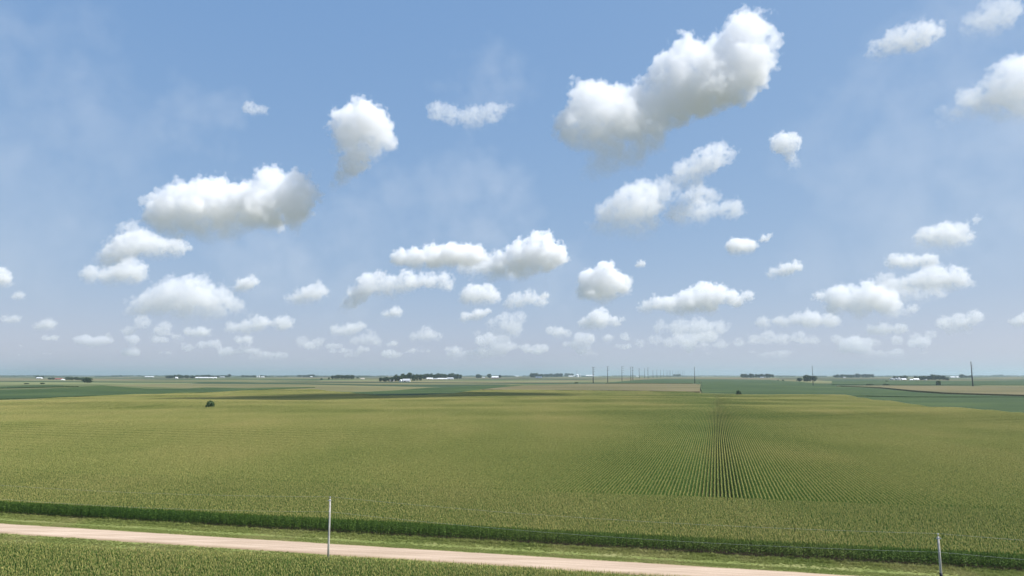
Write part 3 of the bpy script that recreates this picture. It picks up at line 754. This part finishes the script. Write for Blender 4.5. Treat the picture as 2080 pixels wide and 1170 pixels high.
# ------------------------------------------------------------------ power poles on the skyline
def line_pole(u, vb, vt, label, arms, group, side=1, wpx=1.3, lean=0.0):
    x, y, z = ground_at(u, vb); H = (vb - vt) * y / F; R_ = wpx * y / F / 2
    e = empty('transmission_pole', (x, y, z - .5)); e.rotation_euler = (0, lean, 0)
    p = MB(); p.tube([(0,0,-1.5), (0,0,H*.5), (0,0,H)], [R_, R_*.75, R_*.45], 10); p.build('shaft', M['rust_steel'], e, True)
    for k, (t, s, L) in enumerate(arms):
        a = MB(); ln = L * y / F
        a.tube([(0, 0, H*t - ln*.06), (s*ln, 0, H*t + ln*.06)], [R_*.34, R_*.16], 6); ao = a.build('crossarm', M['rust_steel'], e)
        q = MB(); q.tube([(s*ln*.97, 0, H*t), (s*ln*.97, 0, H*t - H*.045)], [R_*.16, R_*.16], 6); q.build('insulator', M['ceramic'], ao)
    return tag(e, label, 'power pole', group)
GP = 'steel poles of the far power line'
line_pole(1205, 778.4, 745.8, 'nearest dark pole of the far line, stout with a cross arm at its very top', [(.985, 1, 5), (.985, -1, 2.5), (.86, 1, 4), (.72, 1, 4), (.55, 1, 3)], GP, wpx=1.9)
line_pole(1234.5, 777.8, 744.2, 'second dark pole of the far line with short arms on both sides', [(.97, 1, 4), (.97, -1, 2), (.85, 1, 3.5), (.76, 1, 3.5), (.76, -1, 2)], GP, wpx=1.5)
line_pole(1263.5, 774.8, 743.8, 'third dark pole of the far line with arms on its right', [(.96, 1, 5), (.84, 1, 5), (.72, 1, 5), (.58, 1, 5)], GP, wpx=1.2)
line_pole(1281.6, 772.8, 745.2, 'left pole of the close pair in the far line', [(.99, 1, 3), (.92, 1, 1.5), (.92, -1, 1.5), (.7, 1, 2)], GP, wpx=1.2)
line_pole(1285.6, 772.4, 745.2, 'right pole of the close pair in the far line', [(.99, -1, 2), (.99, 1, 2), (.92, 1, 1.5), (.73, 1, 2), (.73, -1, 2)], GP, wpx=1.3)
GF = 'small far poles receding to the horizon'
far = [(1298.6, 768.6, 747.4, 1), (1309.4, 768.4, 748.2, .9), (1316.4, 768.4, 746.4, 1.1), (1326.5, 768, 751.4, .8), (1334.6, 767.4, 750.6, .8), (1342.2, 767, 751, .7), (1348.4, 766.6, 751, .7),
       (1353.4, 766.4, 752.4, .6), (1356.6, 766.4, 752.6, .6), (1359.6, 766.4, 752, .7), (1362.4, 766.2, 752, .65), (1366.4, 766, 752.6, .6), (1371.8, 766, 753, .5), (1375.6, 766, 753, .5), (1378.6, 766, 753, .5),
       (1382.0, 766, 753, .5), (1386.4, 766, 752.6, .5), (1389.8, 766, 752.6, .5)]
for i, (u, vb, vt, wp) in enumerate(far):
    lab = ('slim pole right of the close pair, first of the receding row', 'slim pole with a short shaft, second of the receding row', 'darkest slim pole of the receding row, third after the close pair')[i] if i < 3 else 'tiny faint pole in the receding row left of the middle pole'
    line_pole(u, vb, vt, lab, [(.96, 1, 2.2), (.84, 1, 2.0), (.72, -1, 1.6)] if i < 3 else [(.95, 1, 1.5)], GF, wpx=wp)
line_pole(1411.5, 779.6, 745.0, 'plain dark middle pole standing at the corner of the brown corn field', [(.97, 1, 1.2), (.88, -1, 1.0)], None, wpx=1.5)
line_pole(1651.8, 783.8, 743.4, 'plain dark pole beside the big dark tree clump at right', [(.97, 1, 1.0), (.90, 1, 1.0)], None, wpx=1.4)
line_pole(1976.2, 784.8, 735.0, 'tallest dark pole with short arms near the right edge', [(.985, 1, 1.5), (.985, -1, 1.2), (.86, 1, 4), (.79, 1, 4), (.71, 1, 4), (.55, 1, 3.5)], None, wpx=2.5)

# ------------------------------------------------------------------ wind turbines, far in the haze
def turbine(u, hub_v, r, rot, label):
    x = (u - 1040) / F * r; y = r; z = float(zf(x, y)); H = CZ + (EYE_V - hub_v) * r / F - z
    e = empty('wind_turbine', (x, y, z), random.uniform(-.5, .5)); b = MB()
    b.tube([(0,0,-1),(0,0,H)], [2.6, 1.7], 12); b.build('tower', M['turbine'], e, True)
    b = MB(); b.box(-2, 2, -5, 6, H+.01, H+4); b.build('nacelle', M['turbine'], e)
    h = MB(); h.tube([(0,-7.5,H+2),(0,-6.5,H+2),(0,-5.01,H+2)], [.6, 1.8, 2.0], 10); h.build('hub', M['turbine'], e)
    for k in range(3):
        a = rot + k * 2.0944; L = H * .6; q = MB(); dx, dz = math.sin(a), math.cos(a)
        pts = [(dx*t*L, -6.5, H+2+dz*t*L) for t in (.03, .2, .6, 1)]
        q.tube(pts, [1.2, 2.0, 1.2, .25], 6); q.build('blade', M['turbine'], e)
    tag(e, label, 'wind turbine', 'faint far wind turbines')
turbine(1434, 755, 11000, .5, 'faint white wind turbine right of the middle pole')
turbine(1467, 757.5, 14000, 1.2, 'fainter smaller wind turbine farther right of the middle pole')
turbine(1955, 754, 10500, .9, 'faint white wind turbine left of the tall right pole')
turbine(925, 756.5, 14500, .2, 'faint wind turbine above the right end of the long windbreak')

# ------------------------------------------------------------------ roadside utility poles and their wires
def utility_pole(x, y, H, label, sleeve=False):
    z = float(zf(x, y)) - .2
    e = empty('utility_pole', (x, y, z), -DA); b = MB()
    n = 12
    b.tube([(0,0,-.6),(0,0,H*.33),(0,0,H*.66),(0,0,H)], [.165,.15,.13,.11], 14); b.build('shaft', M['pole_wood'], e, True)
    b = MB(); b.box(-.26, .26, -.165, -.105, H-.26, H-.16); br = b.build('bracket', M['grey_metal'], e)
    b = MB(); b.tube([(0,0,H-.05),(0,0,H+.14),(0,0,H+.17),(0,0,H+.30),(0,0,H+.33)], [.028,.028,.07,.085,.04], 10); b.build('insulator', M['ceramic'], e, True)
    b = MB(); b.tube([(.0,-.17,H-1.84),(0,-.17,H-1.72)], [.05,.05], 10); b.build('spool', M['ceramic'], e, True)
    b = MB(); b.tube([(.13,.06,.1),(.115,.05,H-.5)], [.018,.018], 6); b.build('ground_wire', M['grey_metal'], e)
    if sleeve:
        b = MB(); b.tube([(0,0,2.95),(0,0,3.85)], [.172,.168], 14); b.build('sleeve', M['sleeve'], e, True)
    return tag(e, label, 'utility pole', 'roadside utility poles'), Vector((x, y, z + H))
def at_depth(u, d): return (u - 1040) / F * d
PL = (-26.85, 105.2); PRr = (51.2, 86.2)
_, tl = utility_pole(*PL, 9.15, 'pale bare wooden utility pole at the left standing against the gravel road')
_, tr_ = utility_pole(*PRr, 8.05, 'grey utility pole with a black band near its foot at the lower right', True)
dv = tr_ - tl; dv.z = 0
tops = [tl - dv * 3 + Vector((0, 0, 0)), tl - dv * 2, tl - dv, tl, tr_, tr_ + dv, tr_ + dv * 2]
def wire(dz, sag, off, label):
    b = MB(); pts = []
    for a, c in zip(tops[:-1], tops[1:]):
        for k in range(24):
            t = k / 24; p = a.lerp(c, t); pts.append(p + Vector((E2[0]*off, E2[1]*off, dz - sag * 4 * t * (1 - t))))
    b.tube(pts, [.008] * len(pts), 6); o = b.build('power_wire', M['wire'], None, True)
    tag(o, label, 'wire', 'roadside power wires')
wire(.33, .75, 0, 'upper thin wire running over the tops of the roadside poles')
wire(-1.78, .85, -.2, 'lower thin wire strung below the pole tops beside the road')

# ------------------------------------------------------------------ clouds
def cloud_mat(name, dens, z0, z1, feat, amp, thr, width):
    """vapour: the grid tells how deep inside the cloud a point lies, noise eats into that from the edge"""
    m = bpy.data.materials.new(name); m.use_nodes = True; n = m.node_tree; n.nodes.clear(); L = n.links
    out = n.nodes.new('ShaderNodeOutputMaterial'); p = n.nodes.new('ShaderNodeVolumePrincipled')
    p.inputs['Color'].default_value = (.9995, .998, 1, 1); p.inputs['Anisotropy'].default_value = .0
    p.inputs['Density Attribute'].default_value = ''
    L.new(p.outputs[0], out.inputs['Volume'])
    def math_(op, a, b=None, c=None):
        q = n.nodes.new('ShaderNodeMath'); q.operation = op
        for i, v in enumerate((a, b, c)):
            if v is None: continue
            if isinstance(v, (int, float)): q.inputs[i].default_value = v
            else: L.new(v, q.inputs[i])
        return q.outputs[0]
    def rng(src, a, b, c, d, smooth=True):
        mr = n.nodes.new('ShaderNodeMapRange'); mr.interpolation_type = 'SMOOTHSTEP' if smooth else 'LINEAR'
        for i, v in ((1, a), (2, b), (3, c), (4, d)): mr.inputs[i].default_value = v
        L.new(src, mr.inputs[0]); return mr.outputs[0]
    tc = n.nodes.new('ShaderNodeTexCoord'); sx = n.nodes.new('ShaderNodeSeparateXYZ'); L.new(tc.outputs['Object'], sx.inputs[0])
    at = n.nodes.new('ShaderNodeAttribute'); at.attribute_name = 'density'
    nz = n.nodes.new('ShaderNodeTexNoise'); nz.inputs['Scale'].default_value = 1 / feat; nz.inputs['Detail'].default_value = 6; nz.inputs['Roughness'].default_value = .64
    L.new(tc.outputs['Object'], nz.inputs['Vector'])
    vo = n.nodes.new('ShaderNodeTexVoronoi'); vo.inputs['Scale'].default_value = 2.2 / feat; L.new(tc.outputs['Object'], vo.inputs['Vector'])
    e = math_('ADD', math_('MULTIPLY', math_('SUBTRACT', nz.outputs[0], .5), amp), math_('MULTIPLY', math_('SUBTRACT', .45, vo.outputs['Distance']), amp * .22))
    f = math_('ADD', at.outputs['Fac'], e)
    wz = rng(sx.outputs[2], z0, z1, width, width * .38, False)
    d = math_('MULTIPLY', rng(math_('DIVIDE', math_('SUBTRACT', f, thr), wz), 0, 1, 0, 1), rng(sx.outputs[2], z0, z1, .16 * dens, dens))
    d = math_('MULTIPLY', d, math_('GREATER_THAN', at.outputs['Fac'], .001))
    L.new(d, p.inputs['Density'])
    return m

def vapour(name, body, mat, vox, band):
    """a volume object whose grid is filled from a lumpy body mesh"""
    vd = bpy.data.volumes.new(name); vd.materials.append(mat)
    o = bpy.data.objects.new(name, vd); C.objects.link(o)
    ng = bpy.data.node_groups.new('vapour', 'GeometryNodeTree')
    ng.interface.new_socket('Geometry', in_out='INPUT', socket_type='NodeSocketGeometry')
    ng.interface.new_socket('Geometry', in_out='OUTPUT', socket_type='NodeSocketGeometry')
    n = ng.nodes; L = ng.links
    gi = n.new('NodeGroupInput'); go = n.new('NodeGroupOutput')
    oi = n.new('GeometryNodeObjectInfo'); oi.transform_space = 'ORIGINAL'; oi.inputs[0].default_value = body
    mv = n.new('GeometryNodeMeshToVolume'); mv.resolution_mode = 'VOXEL_SIZE'
    mv.inputs['Density'].default_value = 1; mv.inputs['Voxel Size'].default_value = vox; mv.inputs['Interior Band Width'].default_value = band
    sm = n.new('GeometryNodeSetMaterial'); sm.inputs['Material'].default_value = mat
    L.new(oi.outputs['Geometry'], mv.inputs[0]); L.new(mv.outputs[0], sm.inputs[0]); L.new(sm.outputs[0], go.inputs[0])
    md = o.modifiers.new('vapour', 'NODES'); md.node_group = ng
    return o

HB = 1100.0
def cloud(label, blobs, kind='puffy', base=None, dens=None, group=None, stuff=False, name='cloud', dist=None, push=1.0):
    vb = base or max(v + r * .8 for u, v, r in blobs)
    t = ray(1040, vb); D = dist or (HB - CZ) / (t.z / t.y) * push
    px = D / F
    rnd = random.Random(label)
    pts = []
    for (u, v, r) in blobs:
        d = ray(u, v); pts.append((CAM + d * (D / d.y), r * px))
    ctr = sum((p for p, r in pts), Vector()) / len(pts)
    bm = bmesh.new()
    rmax = max(r for p, r in pts)
    rs_ = sorted(r for p, r in pts); rmed = rs_[len(rs_) // 3]
    for p, r in pts:
        n = 4 if r > .35 * rmax else 3
        for k in range(n):
            off = Vector((rnd.gauss(0, .55), rnd.gauss(0, .7), rnd.gauss(0, .36))) * r if k else Vector((0, rnd.uniform(-.4, .4) * r, 0))
            rr = r * ({'puffy': 1.52, 'soft': 1.72, 'thin': 1.72, 'veil': 1.6}[kind] if k == 0 else rnd.uniform(.5, .9))
            ret = bmesh.ops.create_icosphere(bm, subdivisions=2, radius=rr)
            bmesh.ops.translate(bm, verts=ret['verts'], vec=p - ctr + off)
    me = bpy.data.meshes.new(name); bm.to_mesh(me); bm.free()
    body = bpy.data.objects.new(name + '_body', me)
    vox = max(rmax / 18, px * 2.2) if kind != 'veil' else rmax / 9
    rm = body.modifiers.new('join', 'REMESH'); rm.mode = 'VOXEL'; rm.voxel_size = vox * 1.5
    z0 = min(p.z - ctr.z - r for p, r in pts); z1 = max(p.z - ctr.z + r for p, r in pts)
    far = 1 if kind == 'veil' else min(1, max(.35, (765 - vb) / 150))             # small low ones far off are thinner
    opt = far * {'puffy': 4.0, 'soft': 1.8, 'thin': .8, 'veil': .22}[kind] * (dens or 1)      # optical depth over the main lobe
    amp, thr, width = {'puffy': (3.2, .44, .95), 'soft': (3.6, .42, 1.4), 'thin': (3.6, .48, 1.4), 'veil': (3.4, .55, 2.2)}[kind]
    m = cloud_mat('cloud_' + kind, opt / (rmax + rmed), z0, z0 + (z1 - z0) * {'puffy': .5, 'soft': .5, 'thin': .4, 'veil': .1}[kind], rmed * 1.0, amp, thr, width)
    o = vapour(name, body, m, vox, rmed * .75); o.location = ctr
    if stuff: tag(o, label, 'clouds', group, 'stuff')
    else: tag(o, label, 'cloud', group)
    return o

cloud('largest white cloud, a long mass climbing to the upper right of the sky', [(1195,205,44),(1235,220,46),(1160,262,40),(1205,272,48),(1262,252,52),(1320,215,52),(1305,275,42),(1362,162,48),(1398,122,46),(1385,200,48),(1440,165,56),(1470,112,46),(1515,60,42),(1520,122,52),(1562,100,28),(1545,62,26),(1556,165,22),(1500,180,38),(1262,308,46),(1212,338,36),(1325,285,34),(1185,352,22)], base=380)
cloud('tall egg shaped white cloud left of centre', [(735,218,24),(712,256,38),(745,255,42),(776,286,33),(705,290,34),(742,300,36)], base=500)
cloud('wispy tail hanging from the egg shaped cloud towards the wide left cloud', [(712,338,20),(694,360,15),(676,382,12),(725,325,20)], 'soft', base=500, dens=.9)
cloud('wide white cloud with a grey belly on the left side of the sky', [(320,430,34),(370,415,42),(345,455,42),(430,410,47),(490,415,45),(552,385,42),(540,430,47),(600,395,42),(595,432,38),(640,402,22),(420,455,38),(470,468,28)], base=505)
cloud('bright lens of cloud just under the left end of the wide left cloud', [(288,508,18),(320,507,21),(350,505,18),(378,500,10),(280,482,12)], 'soft', base=535)
cloud('soft low cloud below and left of the bright lens', [(185,560,18),(222,562,20),(262,552,24),(240,570,14)], 'soft')
cloud('broad heaped cloud low on the left', [(270,630,20),(310,615,30),(355,602,36),(400,595,34),(440,602,27),(430,627,30),(370,630,30),(480,625,20),(505,640,15)], 'puffy', dens=.6)
cloud('small tuft at the upper right of the broad heaped cloud', [(495,578,13),(512,572,12),(476,592,10)], 'soft')
cloud('row of white puffs below the right end of the broad heaped cloud', [(470,668,14),(500,668,16),(530,655,16),(572,656,16),(595,654,10)], 'puffy', dens=.6)
cloud('small bright puff under the broad heaped cloud', [(385,676,11),(405,675,13),(422,677,9)], 'puffy', dens=.6)
cloud('tiny puff left of the row of white puffs near the horizon', [(485,691,8),(503,690,9)], 'soft')
cloud('soft grey-white cloud between the heaped cloud and the central cloud', [(592,612,14),(620,604,19),(645,592,18)], 'soft')
cloud('bright puff low left of the centre with ragged right side', [(685,674,14),(708,672,16),(732,663,12)], 'puffy', dens=.6)
cloud('pair of soft puffs low left of the ragged bright puff', [(615,696,12),(640,703,12),(650,692,9)], 'soft')
cloud('flat-based white cloud above the centre of the horizon', [(815,525,21),(845,528,23),(880,522,27),(920,520,27),(955,518,25),(985,520,15)], 'puffy', base=556)
cloud('cloud arm rising to a bright knob right of the centre', [(965,556,18),(1000,550,25),(1030,536,27),(1060,518,30),(1090,500,26),(1112,486,18),(1125,518,26),(1146,524,14),(1060,545,25),(1100,538,23)], 'puffy', base=585)
cloud('bright-topped stalk of cloud at the lower left of the central clouds', [(698,628,13),(714,614,15),(732,597,18),(748,576,20),(768,563,14)], 'puffy', base=655, dens=.7, push=.85)
cloud('low grey-white cloud arm under the flat-based central cloud', [(790,582,19),(830,572,19),(870,570,16),(905,571,16),(772,596,15),(800,597,13)], 'soft', base=620)
cloud('soft puff under the central clouds', [(960,600,19),(990,602,19),(945,612,12),(1010,610,9)], 'soft')
cloud('small bright puff below the soft central puff', [(945,646,12),(970,640,13),(990,632,9)], 'puffy', dens=.7)
cloud('layered grey cloud low in the centre', [(1000,655,10),(1025,650,14),(1055,645,12),(1040,668,17),(1000,688,13),(1030,689,13),(972,682,10)], 'soft')
cloud('crowned white cloud with a dark base right of the centre', [(1200,572,24),(1230,557,23),(1236,542,12),(1260,580,22),(1225,590,28),(1185,597,18),(1272,570,12)], 'puffy', base=622)
cloud('peaked small white cloud under the crowned cloud', [(1190,660,14),(1215,650,19),(1225,636,12),(1250,656,12),(1266,648,6)], 'puffy', dens=.8)
cloud('thin grey streak of cloud beneath the peaked small cloud', [(1200,686,8),(1235,688,9),(1270,685,8)], 'soft')
cloud('small ragged puff left of the peaked small cloud', [(1118,672,9),(1135,677,12),(1152,680,9)], 'soft')
cloud('sweeping white cloud with a grey underside right of the crowned cloud', [(1310,626,15),(1335,617,16),(1362,622,19),(1400,612,23),(1430,601,25),(1456,596,19),(1440,624,19),(1490,606,17),(1520,601,13),(1385,634,14)], 'puffy', base=655)
cloud('soft bank of cloud beneath the sweeping white cloud', [(1340,664,12),(1380,666,16),(1420,666,18),(1460,667,15),(1440,686,14),(1482,661,8)], 'soft')
cloud('soft mottled cloud under the largest cloud, left part', [(1212,465,20),(1250,446,33),(1290,425,40),(1312,392,26),(1300,455,33),(1328,450,18)], 'soft', base=500)
cloud('soft cloud arm pointing up right under the largest cloud', [(1360,376,18),(1395,360,27),(1430,332,24),(1460,312,22),(1486,313,12),(1410,378,20)], 'soft', base=500, dens=.8)
cloud('faint pale patch right of the soft mottled cloud', [(1380,440,23),(1420,430,24),(1456,426,15),(1488,425,20)], 'soft', base=500, dens=.6)
cloud('small bright hook of cloud right of the largest cloud', [(1588,290,17),(1610,286,15),(1606,318,11),(1616,336,11)], 'soft', base=480, dens=.9)
cloud('small puff with a raised right end right of the centre sky', [(1495,503,17),(1520,500,15),(1552,484,9),(1565,478,6)], 'puffy', dens=.6)
cloud('small slanting puff above the sweeping white cloud', [(1570,558,11),(1594,549,13),(1616,540,11)], 'soft')
cloud('long stepped white bank low on the right', [(1660,600,14),(1690,592,15),(1720,602,25),(1760,601,28),(1800,606,26),(1700,620,22),(1750,630,22),(1810,630,22),(1850,632,16)], 'puffy', base=650, dens=.8)
cloud('bright-headed tail of the stepped bank reaching down to the left', [(1550,658,15),(1538,655,10),(1590,655,15),(1622,648,15),(1650,652,19),(1685,652,17),(1640,636,11)], 'puffy', base=676, dens=.7)
cloud('soft cloud above the right end of the stepped bank', [(1820,583,17),(1860,579,20),(1900,566,24),(1940,563,20),(1960,576,14),(1930,586,14)], 'soft')
cloud('flat soft cloud between the stepped bank and the slanting cloud above', [(1820,531,15),(1850,533,17),(1886,531,15)], 'soft')
cloud('slanting soft cloud with a pointed right tip on the right', [(1880,487,20),(1915,486,24),(1955,487,18),(1950,462,13),(1982,446,9),(1925,466,15)], 'soft')
cloud('white puff low beneath the stepped bank', [(1770,673,13),(1796,669,15),(1830,669,13)], 'puffy', dens=.6)
cloud('big soft cloud cut by the right edge of the photo', [(1920,242,24),(1970,217,30),(2012,202,35),(2060,172,44),(2090,200,50),(2095,150,40),(2050,228,32)], 'soft', base=420)
cloud('thin veil of cloud near the top right', [(1785,106,22),(1820,86,24),(1860,76,26),(1895,62,20),(1914,47,9)], 'thin', base=330, dens=1.6)
cloud('faintest veil of cloud in the top right corner', [(1985,52,26),(2020,36,34),(2052,20,26)], 'thin', base=330)
cloud('thin grey veil between the egg shaped cloud and the largest cloud', [(890,226,20),(920,236,20),(960,241,24),(1000,227,20),(1034,216,11)], 'thin', base=420, dens=1.1)
cloud('tiny faint smudge of cloud left of the egg shaped cloud', [(510,223,14),(534,226,11)], 'thin', base=420, dens=.9)
cloud('small cloud cut by the left edge of the photo', [(-6,562,17),(12,576,11)], 'soft')
cloud('small puff at far left, upper of two', [(80,666,10),(100,660,12)], 'soft')
cloud('small flat puff at far left, lower of two', [(94,688,7),(112,688,7)], 'soft')
cloud('faint puff at far left above the two small puffs', [(40,601,9),(28,605,7)], 'thin')
cloud('faint flat puff at the left edge beside the two small puffs', [(15,650,9),(34,649,9)], 'thin', dens=1.4)
cloud('small rounded puff under the low grey-white cloud arm', [(785,641,9),(804,634,11)], 'soft')
cloud('soft low puff right of the ragged bright puff', [(842,688,11),(868,680,14),(890,686,9)], 'soft')
cloud('tiny bright puff left of the soft low puff', [(790,702,6),(800,698,7)], 'soft')
cloud('tiny puff above the horizon below the soft low puff', [(832,714,5),(840,711,5)], 'soft')
cloud('tiny flat puff above the isolated horizon near the centre', [(908,711,6),(924,709,7),(936,711,5)], 'soft')
cloud('tiny twin puff above the horizon left of the pole line', [(1078,713,5),(1094,716,6)], 'soft')
cloud('tiny twin puff above the horizon left of the main farmstead', [(675,714,6),(698,714,7),(712,714,5)], 'soft')
cloud('ragged white puffs low at the right', [(1915,656,12),(1945,650,12),(1980,644,12),(1930,676,10),(1965,673,10)], 'soft')
cloud('small cloud low against the right edge', [(2064,656,13),(2084,647,13)], 'puffy', dens=.6)
cloud('single tiny wisp above the sweeping white cloud', [(1302,537,8),(1296,540,6)], 'thin', dens=1.6)
cloud('single tiny wisp left of the crowned cloud', [(1108,600,7),(1100,604,5)], 'thin', dens=1.6)
cloud('faint grey sheet of small clouds under the sweeping white cloud', [(1330,690,10),(1360,696,11),(1395,700,12),(1430,704,10),(1465,700,11),(1300,698,9),(1500,694,9)], 'thin', dens=2.2)
cloud('faint low cloud trailing under the left end of the stepped bank', [(1500,700,9),(1530,690,11),(1560,684,12),(1590,690,12),(1625,686,12),(1655,690,10)], 'thin', dens=2.2)
cloud('faint low cloud sheet between the stepped bank and the ragged right puffs', [(1700,690,10),(1740,694,11),(1780,700,10),(1820,692,10),(1860,688,11),(1890,680,9)], 'thin', dens=2.2)
cloud('grey veil joining the bright lens to the wide left cloud', [(235,520,20),(265,500,22),(290,485,18),(215,540,16),(255,535,15)], 'thin', base=560, dens=2.4, push=1.25)
cloud('faint low veil beneath the broad heaped cloud', [(290,655,12),(330,668,13),(260,672,10),(360,690,10),(310,690,9),(220,684,8)], 'thin', dens=2.2)
cloud('thin grey veil right of the ragged bright puff', [(740,690,11),(765,698,10),(720,694,9),(755,680,9)], 'thin', dens=2.2)
cloud('thin veil right of the soft central puff', [(1050,610,15),(1075,604,14),(1100,612,12),(1035,622,12)], 'thin', base=650, dens=2.0)
cloud('thin connecting wisps between the soft mottled cloud and its arm', [(1335,405,24),(1345,380,18),(1420,398,22),(1400,412,18),(1452,402,16)], 'soft', base=500, dens=.55, push=1.4)
cloud('trailing wisps from the wide left cloud down to the soft low cloud', [(262,470,20),(240,505,22),(215,530,20),(300,485,18)], 'soft', base=560, dens=.6, push=1.4)
cloud('wisps joining the flat-based central cloud to the rising arm', [(985,535,18),(945,545,16),(1010,525,15),(965,535,16),(1040,560,14)], 'soft', base=590, dens=.7, push=1.4)
cloud('wisps between the stepped bank and the soft cloud above it', [(1800,575,18),(1840,600,18),(1870,605,16),(1900,595,15),(1780,588,14)], 'soft', base=650, dens=.7, push=1.4)
for lab, bl in (('milky veil of high haze at the left side of the sky', [(-60,300,150),(60,420,140),(160,140,130),(20,560,110),(-40,120,130),(250,300,110)]),
                ('milky veil of high haze across the middle of the sky', [(560,520,110),(760,420,100),(960,430,120),(1130,560,90),(420,250,90),(700,620,90),(1000,150,90)]),
                ('milky veil of high haze over the right side of the sky', [(1700,330,130),(1850,220,150),(2000,380,170),(1780,470,130),(1950,80,130),(2120,250,160),(1650,560,100)])):
    cloud(lab, bl, 'veil', stuff=True, name='clouds', dist=16000)
rb = random.Random(9)
for k in range(4):
    bl = []
    for _ in range(20):
        u = 60 + k * 520 + rb.uniform(-260, 260); v = rb.uniform(684, 732); r = rb.uniform(2.5, 8.5) * (1.25 if k > 1 else 1)
        for q in range(rb.randint(2, 5)): bl.append((u + q * r * 1.4 + rb.uniform(-3, 3), v + rb.uniform(-2, 2), r * rb.uniform(.6, 1)))
    cloud('faint flat clouds strung low along the horizon %s' % ('at the left', 'left of the centre', 'right of the centre', 'at the right')[k], bl, 'thin', dens=3.0, stuff=True, name='clouds', dist=32000)
# a cloud overhead, out of frame, whose shade lies in the hollow behind the near rise
sp = Vector((-130, 800, 2)) + SUN * (1150 / SUN.z)
bm = bmesh.new()
for k in range(16):
    t = k / 15 - .5
    ret = bmesh.ops.create_icosphere(bm, subdivisions=2, radius=random.uniform(90, 130)); bmesh.ops.translate(bm, verts=ret['verts'], vec=Vector((t * 290, random.uniform(-50, 50) + 110 * t, random.uniform(-20, 20))))
me = bpy.data.meshes.new('cloud'); bm.to_mesh(me); bm.free()
body = bpy.data.objects.new('cloud_body', me)
rm = body.modifiers.new('join', 'REMESH'); rm.mode = 'VOXEL'; rm.voxel_size = 14
m = cloud_mat('cloud_puffy', .022, -120, 0, 110, 2.0, .28, 1.5)
o = vapour('cloud', body, m, 11, 70); o.location = sp
tag(o, 'cloud overhead whose shadow darkens the hollow behind the corn field', 'cloud')

# ------------------------------------------------------------------ haze
b = MB(); b.box(-40000, 40000, -40000, 40000, -8, 230)
m = bpy.data.materials.new('haze'); m.use_nodes = True; n = m.node_tree; n.nodes.clear()
out = n.nodes.new('ShaderNodeOutputMaterial'); p = n.nodes.new('ShaderNodeVolumePrincipled')
p.inputs['Color'].default_value = (.56, .70, .765, 1); p.inputs['Density'].default_value = 1 / 14500; p.inputs['Anisotropy'].default_value = .25
n.links.new(p.outputs[0], out.inputs['Volume'])
o = b.build('haze', m); tag(o, 'pale blue summer haze over the farmland', 'haze', kind='stuff')
